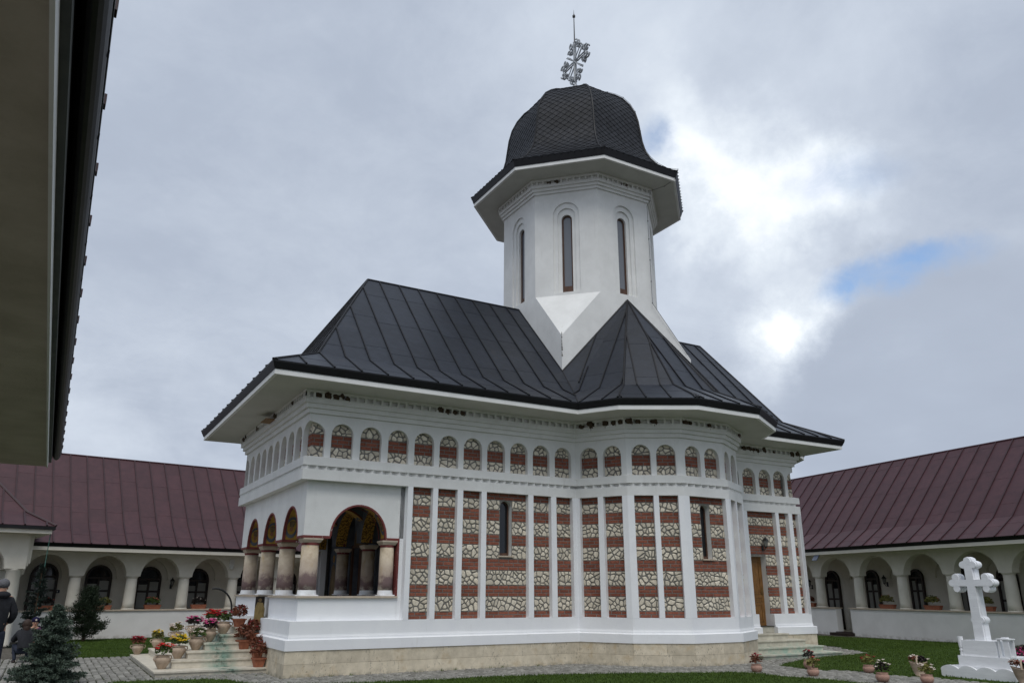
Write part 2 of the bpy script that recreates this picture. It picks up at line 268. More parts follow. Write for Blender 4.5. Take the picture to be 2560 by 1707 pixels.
# ------------------------------------------------------------------ mesh building
WM = {}
ID = Matrix.Identity(4)
def T(x, y=0, z=0): return Matrix.Translation((x, y, z))
def RZ(a): return Matrix.Rotation(a, 4, 'Z')
def link(o, parent, world):
    COL.objects.link(o)
    if parent is not None:
        o.parent = parent; o.matrix_basis = WM[parent].inverted() @ world
    else: o.matrix_basis = world
    WM[o] = world
    return o
def thing(name, loc, label, cat, group=None, rz=0.0):
    o = bpy.data.objects.new(name, None); link(o, None, T(*loc) @ RZ(rz)); o.empty_display_size = .3
    o['label'] = label; o['category'] = cat
    if group: o['group'] = group
    return o
class MB:
    def __init__(s): s.v = []; s.f = []; s.m = []
    def add(s, vs, fs, mi=0):
        b = len(s.v); s.v += [tuple(x) for x in vs]; s.f += [tuple(b + i for i in f) for f in fs]; s.m += [mi] * len(fs)
        return s
    def box(s, x0, x1, y0, y1, z0, z1, mi=0):
        if x0 > x1: x0, x1 = x1, x0
        if y0 > y1: y0, y1 = y1, y0
        if z0 > z1: z0, z1 = z1, z0
        return s.add([(x0, y0, z0), (x1, y0, z0), (x1, y1, z0), (x0, y1, z0), (x0, y0, z1), (x1, y0, z1), (x1, y1, z1), (x0, y1, z1)],
              [(0, 3, 2, 1), (4, 5, 6, 7), (0, 1, 5, 4), (1, 2, 6, 5), (2, 3, 7, 6), (3, 0, 4, 7)], mi)
    def prism(s, poly, z0, z1, mi=0):
        n = len(poly)
        return s.add([(p[0], p[1], z0) for p in poly] + [(p[0], p[1], z1) for p in poly],
              [tuple(range(n))[::-1], tuple(range(n, 2 * n))] + [(i, (i + 1) % n, n + (i + 1) % n, n + i) for i in range(n)], mi)
    def wallpoly(s, poly, y0, y1, mi=0):         # poly in (x,z), front at y0, back at y1
        n = len(poly)
        return s.add([(p[0], y0, p[1]) for p in poly] + [(p[0], y1, p[1]) for p in poly],
              [tuple(range(n)), tuple(range(n, 2 * n))[::-1]] + [((i + 1) % n, i, n + i, n + (i + 1) % n) for i in range(n)], mi)
    def tube(s, pts, r, n=6, mi=0, cap=True):
        pts = [Vector(p) for p in pts]; m = len(pts); rs = r if isinstance(r, (list, tuple)) else [r] * m
        rings = []; prev = None
        for i, p in enumerate(pts):
            d = (pts[min(i + 1, m - 1)] - pts[max(i - 1, 0)]).normalized()
            a = prev if prev is not None else (Vector((0, 0, 1)) if abs(d.z) < .9 else Vector((1, 0, 0)))
            x = d.cross(a)
            if x.length < 1e-4: x = d.orthogonal()
            x.normalize(); y = x.cross(d).normalized(); prev = y
            rings.append([p + (x * cos(2 * pi * k / n) + y * sin(2 * pi * k / n)) * rs[i] for k in range(n)])
        vs = [v for q in rings for v in q]
        fs = [(i * n + k, i * n + (k + 1) % n, (i + 1) * n + (k + 1) % n, (i + 1) * n + k) for i in range(m - 1) for k in range(n)]
        if cap: fs += [tuple(range(n))[::-1], tuple((m - 1) * n + k for k in range(n))]
        return s.add(vs, fs, mi)
    def lathe(s, prof, n=16, c=(0, 0, 0), mi=0, cap=True, ang0=0.0):
        m = len(prof); vs = [(c[0] + r * cos(ang0 + 2 * pi * k / n), c[1] + r * sin(ang0 + 2 * pi * k / n), c[2] + z) for r, z in prof for k in range(n)]
        fs = [(i * n + k, i * n + (k + 1) % n, (i + 1) * n + (k + 1) % n, (i + 1) * n + k) for i in range(m - 1) for k in range(n)]
        if cap: fs += [tuple(range(n))[::-1], tuple((m - 1) * n + k for k in range(n))]
        return s.add(vs, fs, mi)
    def blob(s, c, r, n=8, m=6, mi=0, jit=0.0, sc=(1, 1, 1)):
        vs = [(c[0], c[1], c[2] - r * sc[2])]
        for i in range(1, m):
            th = pi * i / m
            for k in range(n):
                a = 2 * pi * k / n; q = r * (1 + jit * (rnd.random() - .5))
                vs.append((c[0] + q * sin(th) * cos(a) * sc[0], c[1] + q * sin(th) * sin(a) * sc[1], c[2] - q * cos(th) * sc[2]))
        vs.append((c[0], c[1], c[2] + r * sc[2])); e = len(vs) - 1
        fs = [(0, 1 + (k + 1) % n, 1 + k) for k in range(n)]
        for i in range(m - 2):
            for k in range(n): fs.append((1 + i * n + k, 1 + i * n + (k + 1) % n, 1 + (i + 1) * n + (k + 1) % n, 1 + (i + 1) * n + k))
        fs += [(e, 1 + (m - 2) * n + k, 1 + (m - 2) * n + (k + 1) % n) for k in range(n)]
        return s.add(vs, fs, mi)
    def mesh(s, name, mats, smooth=False, shift=(0, 0, 0)):
        me = bpy.data.meshes.new(name)
        v = np.array(s.v, dtype=float) - np.array(shift)
        me.from_pydata(v.tolist(), [], s.f)
        for m in (mats if isinstance(mats, (list, tuple)) else [mats]): me.materials.append(m)
        if any(s.m): me.polygons.foreach_set('material_index', s.m)
        if smooth: me.polygons.foreach_set('use_smooth', [True] * len(me.polygons))
        me.validate(); me.update()
        return me
    def build(s, name, mats, parent=None, frame=ID, smooth=False, kind=None, label=None, cat=None, group=None):
        if not s.v: return None
        a = np.array(s.v); lo = a.min(0); hi = a.max(0); c = ((lo[0] + hi[0]) / 2, (lo[1] + hi[1]) / 2, lo[2])
        o = bpy.data.objects.new(name, s.mesh(name, mats, smooth, c)); link(o, parent, frame @ T(*c))
        if smooth == 'auto': pass
        if kind: o['kind'] = kind
        if label: o['label'] = label
        if cat: o['category'] = cat
        if group: o['group'] = group
        return o
def frame2(V, t):      # local x along t, local y into the wall (left of t), local z up
    tx, ty = t; return Matrix(((tx, -ty, 0, V[0]), (ty, tx, 0, V[1]), (0, 0, 1, 0), (0, 0, 0, 1)))
def off(v, d, closed=True):
    n = len(v); o = []
    for i in range(n):
        b = np.array(v[i], float)
        e1 = None if (i == 0 and not closed) else b - np.array(v[i - 1], float)
        e2 = None if (i == n - 1 and not closed) else np.array(v[(i + 1) % n], float) - b
        ns = [np.array([e[1], -e[0]]) / np.linalg.norm(e) for e in (e1, e2) if e is not None]
        if len(ns) == 1: o.append(tuple(b + ns[0] * d))
        else: o.append(tuple(b + (ns[0] + ns[1]) / (1 + ns[0] @ ns[1]) * d))
    return o
def sweep(mb, path, prof, closed=True, mi=0, capends=True):
    """prof: closed polygon list of (d outward, z); path counter-clockwise"""
    rings = [off(path, d, closed) for d, z in prof]; n = len(path); m = len(prof)
    vs = [(rings[j][i][0], rings[j][i][1], prof[j][1]) for i in range(n) for j in range(m)]
    fs = []
    for i in range(n if closed else n - 1):
        k = (i + 1) % n
        for j in range(m):
            l = (j + 1) % m; fs.append((i * m + j, k * m + j, k * m + l, i * m + l))
    if not closed and capends: fs += [tuple(range(m)), tuple((n - 1) * m + j for j in range(m))[::-1]]
    mb.add(vs, fs, mi)
def rprof(d0, d1, z0, z1): return [(d0, z0), (d1, z0), (d1, z1), (d0, z1)]
def clip(poly, a, b, c):        # keep a*x+b*y<=c
    out = []
    for i in range(len(poly)):
        p, q = poly[i], poly[(i + 1) % len(poly)]; dp = a * p[0] + b * p[1] - c; dq = a * q[0] + b * q[1] - c
        if dp <= 0: out.append(p)
        if dp * dq < 0:
            t = dp / (dp - dq); out.append((p[0] + (q[0] - p[0]) * t, p[1] + (q[1] - p[1]) * t))
    return out
def area(p): return .5 * sum(p[i][0] * p[(i + 1) % len(p)][1] - p[(i + 1) % len(p)][0] * p[i][1] for i in range(len(p)))
def wall_arches(mb, s0, s1, z0, z1, ops, y0, y1, both=False, mi=0, rmi=None, ends=False, nseg=10):
    """wall strip with arched openings: ops = (sa, sb, zbottom, zspring, rise, kind)"""
    rmi = mi if rmi is None else rmi; cur = s0
    def rect(a, b, za, zb):
        if b - a < 1e-5 or zb - za < 1e-5: return
        mb.add([(a, y0, za), (b, y0, za), (b, y0, zb), (a, y0, zb)], [(0, 1, 2, 3)], mi)
        if both: mb.add([(a, y1, za), (b, y1, za), (b, y1, zb), (a, y1, zb)], [(3, 2, 1, 0)], mi)
    for sa, sb, zb, zs, rise, kind in ops:
        rect(cur, sa, z0, z1)
        if zb == 98: zb = z0
        if zb > z0: rect(sa, sb, z0, zb); mb.add([(sa, y0, zb), (sb, y0, zb), (sb, y1, zb), (sa, y1, zb)], [(0, 1, 2, 3)], rmi)
        if kind == 'full': c = (sa + sb) / 2; rx = (sb - sa) / 2; A0, A1 = pi, 0
        elif kind == 'halfL': c = sa; rx = sb - sa; A0, A1 = pi / 2, 0
        else: c = sb; rx = sb - sa; A0, A1 = pi, pi / 2
        pts = [(c + rx * cos(A0 + (A1 - A0) * k / nseg), zs + rise * sin(A0 + (A1 - A0) * k / nseg)) for k in range(nseg + 1)]
        for k in range(nseg):
            (a, za), (b, zc) = pts[k], pts[k + 1]
            mb.add([(a, y0, za), (b, y0, zc), (b, y0, z1), (a, y0, z1)], [(0, 1, 2, 3)], mi)
            if both: mb.add([(a, y1, za), (b, y1, zc), (b, y1, z1), (a, y1, z1)], [(3, 2, 1, 0)], mi)
            mb.add([(a, y0, za), (b, y0, zc), (b, y1, zc), (a, y1, za)], [(3, 2, 1, 0)], rmi)
        zlo = max(zb, z0)
        if kind != 'halfL' and zs > zlo: mb.add([(sa, y0, zlo), (sa, y0, zs), (sa, y1, zs), (sa, y1, zlo)], [(0, 1, 2, 3)], rmi)
        if kind != 'halfR' and zs > zlo: mb.add([(sb, y0, zlo), (sb, y0, zs), (sb, y1, zs), (sb, y1, zlo)], [(3, 2, 1, 0)], rmi)
        cur = sb
    rect(cur, s1, z0, z1)
    cur = s0
    for sa, sb, zb, *_ in list(ops) + [(s1, s1, 99)]:   # underside of solid parts
        if sa > cur + 1e-5: mb.add([(cur, y0, z0), (sa, y0, z0), (sa, y1, z0), (cur, y1, z0)], [(3, 2, 1, 0)], mi)
        cur = sb
    mb.add([(s0, y0, z1), (s1, y0, z1), (s1, y1, z1), (s0, y1, z1)], [(0, 1, 2, 3)], mi)
    if ends:
        mb.add([(s0, y0, z0), (s0, y1, z0), (s0, y1, z1), (s0, y0, z1)], [(3, 2, 1, 0)], mi)
        mb.add([(s1, y0, z0), (s1, y1, z0), (s1, y1, z1), (s1, y0, z1)], [(0, 1, 2, 3)], mi)
def arch_poly(xa, xb, zb, zs, rise, n=10):
    c = (xa + xb) / 2; rx = (xb - xa) / 2
    return [(xa, zb), (xb, zb)] + [(c + rx * cos(pi * k / n), zs + rise * sin(pi * k / n)) for k in range(n + 1)]
def ringband(mb, outer, inner, y0, y1, mi=0):
    """frame piece between two open outlines of equal length in (x,z)"""
    n = len(outer); vs = []
    for P in (outer, inner):
        vs += [(p[0], y0, p[1]) for p in P] + [(p[0], y1, p[1]) for p in P]
    fs = []
    for i in range(n - 1):
        fs += [(i, i + 1, 2 * n + i + 1, 2 * n + i), (n + i + 1, n + i, 3 * n + i, 3 * n + i + 1), (i + 1, i, n + i, n + i + 1), (2 * n + i, 2 * n + i + 1, 3 * n + i + 1, 3 * n + i)]
    fs += [(0, 2 * n, 3 * n, n), (n - 1, 2 * n - 1, 4 * n - 1, 3 * n - 1)]
    mb.add(vs, fs, mi)

# roof: a planar face cut into metal sheets between standing seams
def roof_face(pts, across, parent, spacing, joint, msheet, mseam, u_off=0.0, seamw=.035, seamh=.045, sheets=True, thick=.012, sname='roof_sheet', bname='roof_seam', joined=False, seams=True, seed=1):
    P = [Vector(p) for p in pts]; n = (P[1] - P[0]).cross(P[2] - P[0])
    for k in range(2, len(P) - 1):
        if n.length < 1e-4: n = (P[k] - P[0]).cross(P[k + 1] - P[0])
    n.normalize()
    if n.z < 0: n = -n; P = P[::-1]
    a = Vector(across); a = (a - n * a.dot(n)).normalized(); up = n.cross(a).normalized()
    if up.z < 0: up = -up; a = -a; u_off = -u_off
    O = Vector((0, 0, 0)); base = P[0]
    F = Matrix(((a.x, up.x, n.x, base.x), (a.y, up.y, n.y, base.y), (a.z, up.z, n.z, base.z), (0, 0, 0, 1)))
    if F.determinant() < 0: a = -a; F = Matrix(((a.x, up.x, n.x, base.x), (a.y, up.y, n.y, base.y), (a.z, up.z, n.z, base.z), (0, 0, 0, 1))); u_off = -u_off
    loc = [((p - base).dot(a), (p - base).dot(up)) for p in P]
    if area(loc) < 0: loc = loc[::-1]
    b0 = base.dot(a) - u_off; us = [p[0] for p in loc]; rng = random.Random(seed)
    k0 = math.floor((min(us) + b0) / spacing); k1 = math.ceil((max(us) + b0) / spacing)
    J = MB(); JS = MB()
    for k in range(k0, k1):
        ua, ub = k * spacing - b0, (k + 1) * spacing - b0
        strip = clip(clip(loc, -1, 0, -ua), 1, 0, ub)
        if len(strip) < 3 or abs(area(strip)) < .003: continue
        v0 = min(p[1] for p in strip); v1 = max(p[1] for p in strip); cuts = [v0]; c = v0 + joint * (.35 + .65 * rng.random())
        while c < v1 - .12: cuts.append(c); c += joint
        cuts.append(v1)
        for i in range(len(cuts) - 1):
            q = clip(clip(strip, 0, -1, -(cuts[i] + .0015)), 0, 1, cuts[i + 1] - .0015)
            if len(q) < 3 or abs(area(q)) < .002: continue
            h = thick * (1 + .3 * (i % 2))
            tgt = J if joined or not sheets else MB()
            tgt.prism(q, 0, h)
            if tgt is not J: tgt.build(sname, msheet, parent, F)
        if seams:
            us_ = ua
            seg = [p for p in clip(clip(loc, -1, 0, -(us_ - .001)), 1, 0, us_ + .001)]
            if len(seg) >= 2:
                va = min(p[1] for p in seg); vb = max(p[1] for p in seg)
                if vb - va > .08:
                    t = JS if joined else MB(); t.box(us_ - seamw / 2, us_ + seamw / 2, va, vb, -.002, seamh)
                    if t is not JS: t.build(bname, mseam, parent, F)
    if J.v: J.build(sname, msheet, parent, F)
    if JS.v: JS.build(bname, mseam, parent, F)

# ------------------------------------------------------------------ ground, lawns, paving
W, A0, S1, SS, S3, LX = 7.101, 7.718, 1.558, 1.496, 1.625, 16.728
OL = [(0, 0), (A0, 0)]
def go(ang, l): x, y = OL[-1]; OL.append((x + l * cos(R(ang)), y + l * sin(R(ang))))
for a_, l_ in ((-60, S1), (-30, SS), (0, S3), (30, SS), (60, S1)): go(a_, l_)
XJ2 = OL[-1][0]; OL[-1] = (XJ2, 0.0)
OL.append((LX, 0)); OL.append((LX, 1.3))
for a_ in (30, 60, 90, 120, 150): go(a_, 1.206)
OL[-1] = (LX, W - 1.3)
OL.append((LX, W)); OL += [(x, W - y) for x, y in OL[1:7]][::-1]; OL.append((0, W))
NE = len(OL)
def inpoly(p, poly):
    x, y = p; c = False; n = len(poly); j = n - 1
    for i in range(n):
        xi, yi = poly[i]; xj, yj = poly[j]
        if (yi > y) != (yj > y) and x < (xj - xi) * (y - yi) / (yj - yi) + xi: c = not c
        j = i
    return c
g = MB(); g.box(-400, 400, -400, 400, -.6, -.03); g.build('ground', GRND, kind='structure')
LAWN1 = [(-3.6, -14.5), (10.2, -14.5), (10.45, -8), (10.27, -6.64), (10.3, -6.16), (10.17, -5.58), (9.85, -4.88), (9.83, -3.97), (9.63, -3.74), (8.9, -3.44), (7.5, -2.85), (5.64, -2.22), (4.2, -1.92), (2.43, -1.84), (.6, -1.62), (-.5, -1.2), (-1.07, -.56), (-1.2, .1), (-1.62, .51), (-2.34, .71), (-3.24, .94), (-3.5, .6)]
LAWN2 = [(12.62, -7.0), (12.9, -16), (30, -16), (27.3, -10), (25.2, 2.5), (24.2, 11.5), (20.3, 12), (19.75, 2.15), (19.47, .98), (18.67, .42), (18.35, -.33), (17.77, -1.23), (15.35, -1.6), (13.7, -2.11), (13.06, -2.42), (12.2, -2.8), (11.83, -3.1), (11.66, -4.08), (11.96, -4.49), (12.34, -4.82), (12.17, -5.9), (12.44, -6.6)]
LAWN3 = [(-4.9, 8.4), (-2.1, 7.6), (-.6, 7.75), (-.2, 17.6), (-4.6, 17.2), (-4.9, 16.9)]
lawns = [LAWN1, LAWN2, LAWN3]
PAVE = [(-6.8, -3), (-4.2, -14), (-3.5, -14), (-3.5, .5), (-1, -2), (8, -4.2), (10, -14.5), (13, -14.5), (12.6, -3.4), (18.2, -1.3), (19.6, 2.2), (20.2, 12), (8, 13.5), (-.4, 12), (-.4, 7.4), (-6.8, 8.4)]
g = MB(); g.prism(PAVE, -.2, -.012); paving = g.build('paving', JNT, kind='structure')
for L_ in lawns:
    g = MB(); g.prism(L_, -.25, .012); g.build('lawn', GRASSM, kind='structure')
def gnoise(x, y, s=1.0): return mnoise.noise(Vector((x * s, y * s, 3.3)))
# cobbles
cob = []
base_out = off(OL, .14)
stepzones = [(-2.56, .0, 1.4, 7.2), (12.7, 16.2, -1.55, .2)]
for ix in range(int(27 / .155)):
    x = -6.6 + ix * .158; o = rnd.random() * .19
    for iy in range(int(26 / .185)):
        y = -14 + iy * .212 + o + (rnd.random() - .5) * .03
        if not inpoly((x, y), PAVE): continue
        wob = gnoise(x, y, 1.7) * .10
        if any(inpoly((x + wob, y + wob), L_) for L_ in lawns): continue
        if inpoly((x, y), base_out) or any(a < x < b and c < y < d for a, b, c, d in stepzones): continue
        d = Vector((x - CAM.x, y - CAM.y, -CAM.z)); dep = d.dot(ff)
        if dep < 1: continue
        px_, py_ = d.dot(rr) / dep, d.dot(uu) / dep
        if abs(px_) > .72 or py_ < -.50: continue
        cob.append((dep, x + (rnd.random() - .5) * .024, y))
cob.sort()
def cobmesh(seed):
    q = random.Random(seed); m = MB(); w, h = .064 + q.random() * .007, .074 + q.random() * .010; c = .014
    lo = [(-w, -h), (w, -h), (w, h), (-w, h)]; lo = [(a + (q.random() - .5) * .014, b + (q.random() - .5) * .014) for a, b in lo]
    hi = [(a * .74, b * .72) for a, b in lo]
    m.add([(a, b, -.03) for a, b in lo] + [(a, b, .0) for a, b in lo] + [(a, b, .020 + q.random() * .008) for a, b in hi],
          [(0, 1, 5, 4), (1, 2, 6, 5), (2, 3, 7, 6), (3, 0, 4, 7), (4, 5, 9, 8), (5, 6, 10, 9), (6, 7, 11, 10), (7, 4, 8, 11), (8, 9, 10, 11)])
    return m
CM = [cobmesh(i) for i in range(10)]; CMM = [m.mesh('cobblestone', COBM) for m in CM]
rest = MB()
for i, (dep, x, y) in enumerate(cob):
    k = rnd.randrange(10); zz = -.006 + rnd.random() * .008; a = (rnd.random() - .5) * .12
    if i < 300:
        o = bpy.data.objects.new('cobblestone', CMM[k]); link(o, paving, T(x, y, zz) @ RZ(a))
    else:
        ca, sa = cos(a), sin(a); rest.add([(x + vx * ca - vy * sa, y + vx * sa + vy * ca, vz + zz) for vx, vy, vz in CM[k].v], CM[k].f)
rest.build('cobblestone_field', COBM, paving, kind='stuff')

# grass blades: one mass per lawn
def blades(poly, n, name, hmin=.018, hmax=.045, dens_edge=True):
    xs = [p[0] for p in poly]; ys = [p[1] for p in poly]; V = []; Fc = []; c = 0; tries = 0
    while c < n and tries < n * 12:
        tries += 1
        x = rnd.uniform(min(xs), max(xs)); y = rnd.uniform(min(ys), max(ys))
        if not inpoly((x, y), poly): continue
        d = Vector((x - CAM.x, y - CAM.y, -CAM.z)); dep = d.dot(ff)
        if dep < 1 or abs(d.dot(rr) / dep) > .70 or d.dot(uu) / dep < -.47: continue
        h = rnd.uniform(hmin, hmax) * (1 + .5 * gnoise(x, y, .8)); a = rnd.random() * 6.28; w = .010; lx, ly = cos(a) * w, sin(a) * w; tx, ty = (rnd.random() - .5) * .04, (rnd.random() - .5) * .04
        b = len(V); V += [(x - lx, y - ly, .01), (x + lx, y + ly, .01), (x + tx, y + ty, .012 + h)]; Fc.append((b, b + 1, b + 2)); c += 1
    m = MB(); m.v = V; m.f = Fc; m.m = [0] * len(Fc)
    return m.build(name, BLADE, kind='stuff', label='short mown green grass of the courtyard lawn', cat='grass')
blades(LAWN1, 42000, 'lawn_grass'); blades(LAWN2, 60000, 'lawn_grass'); blades(LAWN3, 22000, 'lawn_grass')
# ragged tufts on lawn edges and at the foot of the plinth
V = MB()
def tuft(x, y, n=9, r=.05, h=.06):
    for _ in range(n):
        a = rnd.random() * 6.28; q = rnd.random() * r; bx, by = x + cos(a) * q, y + sin(a) * q
        V.add([(bx - .006, by, 0), (bx + .006, by, 0), (bx + (rnd.random() - .5) * .06, by + (rnd.random() - .5) * .06, h * (.5 + rnd.random()))], [(0, 1, 2)])
for L_ in lawns:
    for i in range(len(L_)):
        p, q = L_[i], L_[(i + 1) % len(L_)]; l = math.hypot(q[0] - p[0], q[1] - p[1])
        if l > 30: continue
        for k in range(int(l / .07)):
            t = k * .07 / l; x, y = p[0] + (q[0] - p[0]) * t, p[1] + (q[1] - p[1]) * t
            e = gnoise(x, y, 2.3) * .10
            if y > -9: tuft(x + e + rnd.uniform(-.05, .05), y + e, 4, .06, .045)
for s_ in (.9, 1.35, 2.9, 3.6, 3.95, 4.9, 5.25, 6.3): tuft(s_, -.2, 14, .07, .06)
for _ in range(150):
    d0 = cob[rnd.randrange(len(cob))]; tuft(d0[1] + .077, d0[2] + .09, 5, .06, .028)
V.build('edge_weeds', BLADE, kind='stuff', label='grass tufts and weeds along the lawn edges and paving joints', cat='weeds')
# fallen leaves and petals
fl = MB()
for _ in range(60):
    d0 = cob[rnd.randrange(len(cob))]; x, y = d0[1] + rnd.random() * .1, d0[2] + rnd.random() * .1; a = rnd.random() * 6
    fl.add([(x, y, .03), (x + .03 * cos(a), y + .03 * sin(a), .035), (x + .04 * cos(a + .8), y + .04 * sin(a + .8), .03)], [(0, 1, 2)])
fl.build('fallen_leaves', LYEL, kind='stuff', label='scattered small yellow fallen leaves on the cobbles', cat='leaves')

# ------------------------------------------------------------------ church
CH = thing('church', (8.4, W / 2, 0), 'white orthodox church with octagonal tower, black domed roof and brick and stone panels', 'church')
FP = .08                      # front plane of pilasters and bands
def edge_frame(i):
    a = np.array(OL[i], float); b = np.array(OL[(i + 1) % NE], float); l = np.linalg.norm(b - a); t = (b - a) / l
    return frame2(a, t), l
def srange(i, d):
    q = off(OL, d); a = np.array(OL[i], float); b = np.array(OL[(i + 1) % NE], float); t = (b - a) / np.linalg.norm(b - a)
    return float((np.array(q[i]) - a) @ t), float((np.array(q[(i + 1) % NE]) - a) @ t)
EA, E1, E2, E3, E4, E5, EE = 0, 1, 2, 3, 4, 5, 6
EW = NE - 1
# cores
m = MB(); core = off(OL, -.14); m.prism(core, 4.60, 6.40); m.build('upper_wall', MORT, CH)
low = [(2.70, 0)] + OL[1:-1] + [(2.70, W)]
lo_ = off(low, -.07); lo_[0] = (2.66, .07); lo_[-1] = (2.66, W - .07)
DX0, DX1 = 14.43, 15.10       # side door opening
# the core is cut for the side door and windows by building it from strips
def core_wall(name, i, holes, s0, s1, z0=.9, z1=4.60, y=.07, th=.30):
    fr, l = edge_frame(i); m = MB()
    ops = [(a, b, zb, zs, ri, 'full') for a, b, zb, zs, ri in holes]
    wall_arches(m, s0, s1, z0, z1, ops, y, y + th, True, 0, 1, ends=True)
    m.build(name, (MORT, PL), CH, fr)
core_wall('nave_wall', EA, [(5.30, 5.66, 2.70, 3.965, .16)], 2.66, A0 + .04)
core_wall('nave_wall', E3, [(.66, .99, 2.66, 3.97, .15)], -.019, S3 + .019)
for i in (E1, E2, E4, E5): 
    s0_, s1_ = srange(i, -.07); core_wall('nave_wall', i, [], s0_, s1_)
core_wall('nave_wall', EE, [(DX0 - XJ2, DX1 - XJ2, .80, 2.9, .004)], .04, LX - XJ2 - .07, z0=.79)
for i in range(7, NE - 2):
    s0_, s1_ = srange(i, -.07); core_wall('nave_wall', i, [], s0_, s1_)
core_wall('nave_wall', NE - 2, [], 0, A0 - 2.66)
m = MB(); m.box(3.1, 3.11, .5, W - .5, .9, 4.5); m.prism(off(OL, -.45), .86, .90); m.build('nave_floor', DWD, CH)

# plinth of travertine slabs
OPN, OPS = 4.40, 2.75         # porch entrance on the west side (y)
m = MB(); m.prism(off(OL, .10), -.3, .555); m.build('plinth_core', MORT, CH)
rs = random.Random(3)
for i in list(range(0, 8)) + [EW]:
    fr, l = edge_frame(i); a, b = srange(i, .145)
    for z0_, z1_ in ((-.05, .276), (.280, .556)):
        s = a + .0015
        while s < b - .01:
            e = min(b - .0015, s + rs.uniform(.7, 1.15))
            if b - e < .35: e = b - .0015
            m = MB(); q = -.145 - rs.random() * .004
            m.box(s, e - .003, q, -.098, z0_, z1_); m.build('plinth_slab', TRV, CH, fr); s = e
m = MB(); sweep(m, OL[8:EW + 1] , rprof(.10, .145, -.05, .556), closed=False); m.build('plinth_facing', TRV, CH)
# white base moulding, left open at the porch entrance and the side door
prof = [(-.30, .556), (.168, .556), (.168, .772), (.150, .782), (.090, .792), (.090, .836), (.083, .850), (.077, .880), (.077, 1.163), (-.30, 1.166)]
pathA = [(0, OPS)] + OL[0:6] + [(XJ2, 0), (DX0 + .004, 0)]
pathB = [(DX1 - .004, 0)] + OL[7:] + [(0, OPN)]
for P_ in (pathA, pathB):
    m = MB(); sweep(m, P_, prof, closed=False); m.build('base_moulding', FR, CH)
m = MB(); m.box(DX0 - .005, DX1 + .005, -.02, .5, .50, .80); m.build('door_sill', STEP2, CH)

# panels between pilasters
panels = {EA: [(2.735, 3.28), (3.42, 3.97), (4.13, 4.67), (4.82, 6.10), (6.26, 6.83), (7.0, 7.54)],
          E1: [(.145, .70), (.86, 1.42)], E2: [(.16, .69), (.83, 1.36)], E3: [(.17, 1.50)], E4: [(.14, .66), (.80, 1.36)], E5: [(.14, .70), (.86, 1.42)],
          EE: [(.14, .66), (.80, 2.09), (2.24, 2.70), (2.88, LX - XJ2 - .055 + .0)]}
ZP0, ZP1 = 1.165, 4.31
for i, ps in panels.items():
    fr, l = edge_frame(i); a, b = srange(i, FP); cur = a
    if i == EA: cur = 2.60
    for k, (p, q) in enumerate(ps + [(b, None)]):
        if p - cur > .01:
            m = MB(); m.box(cur, p, -FP, .071 if cur != 2.60 else .14, ZP0 - .004, ZP1 - .001); m.build('pilaster', FR, CH, fr)
        if q is None: break
        cur = q
    if i == EE: pass
for i in range(7, NE - 2):    # hidden sides carry plain pilasters and rendered panels
    fr, l = edge_frame(i); a, b = srange(i, FP); n = max(1, round(l / .72)); st = (b - a) / n
    for k in range(n + 1):
        c = a + k * st; m = MB(); m.box(max(a, c - .08), min(b, c + .08), -FP, .071, ZP0 - .004, ZP1 - .001); m.build('pilaster', FR, CH, fr)
m = MB(); sweep(m, OL, rprof(-.13, FP, ZP1, 4.560)); m.build('string_course', PL, CH)
m = MB(); sweep(m, OL, rprof(-.13, FP - .13, 4.555, 4.652)); m.build('dogtooth_backing', PL, CH)
m = MB(); sweep(m, OL, [(-.13, 4.646), (FP, 4.646), (FP, 4.842), (-.02, 4.872), (-.13, 4.874)]); m.build('string_course', PL, CH)
tm = MB(); tm.prism([(0, .128), (.108, .0), (.216, .128)], 0, .088); tmesh = tm.mesh('dogtooth', PL)
for i in range(NE):
    fr, l = edge_frame(i); a, b = srange(i, FP); a += .06 if i not in (EA, EW) else 0; b -= .08
    if i in (E1,): a += .1
    n = int((b - a) / .228)
    if 8 <= i <= NE - 2 and i != EW: n = 0
    st = (b - a) / max(n, 1)
    for k in range(n):
        o = bpy.data.objects.new('dogtooth', tmesh); link(o, CH, fr @ T(a + k * st, -FP + .003, 4.5595))
# arcaded frieze
arcs = {EA: [(0.0, .42, 'halfL')] + [(c - .275, c + .275, 'full') for c in (.85, 1.585, 2.315, 3.03, 3.735, 4.435, 5.14, 5.855, 6.575, 7.30)],
        E1: [(.144, .69, 'full'), (.85, 1.40, 'full')], E2: [(.15, .68, 'full'), (.835, 1.37, 'full')], E3: [(.18, .75, 'full'), (.90, 1.46, 'full')],
        E4: [(.14, .67, 'full'), (.82, 1.36, 'full')], E5: [(.15, .70, 'full'), (.86, 1.41, 'full')],
        EE: [(.11, .66, 'full'), (.83, 1.40, 'full'), (1.57, 2.12, 'full'), (2.25, 2.79, 'full'), (2.92, LX - XJ2, 'halfR')],
        7: [(0, .40, 'halfL')],
        EW: [(.0, .55, 'halfR')] + [(W - c - .285, W - c + .285, 'full') for c in (6.13, 5.375, 4.62, 3.87, 3.12, 2.365, 1.62, .88)] + [(W - .46, W, 'halfR')]}
arcs[EW][0] = (.0, .50, 'halfL')
ZA0, ZS, RISE = 4.862, 5.44, .275
for i in range(NE):
    fr, l = edge_frame(i); a, b = srange(i, -.01); ops = []
    for p, q, k in arcs.get(i, []):
        if p == 0.0: p = a
        if abs(q - l) < 1e-6: q = b
        ops.append((p, q, ZA0, ZS, RISE, k))
    if i == EW and ops: b -= .0
    m = MB(); wall_arches(m, a, b, ZA0, 6.0, ops, .01, .1395); m.build('arcaded_frieze', PL, CH, fr)
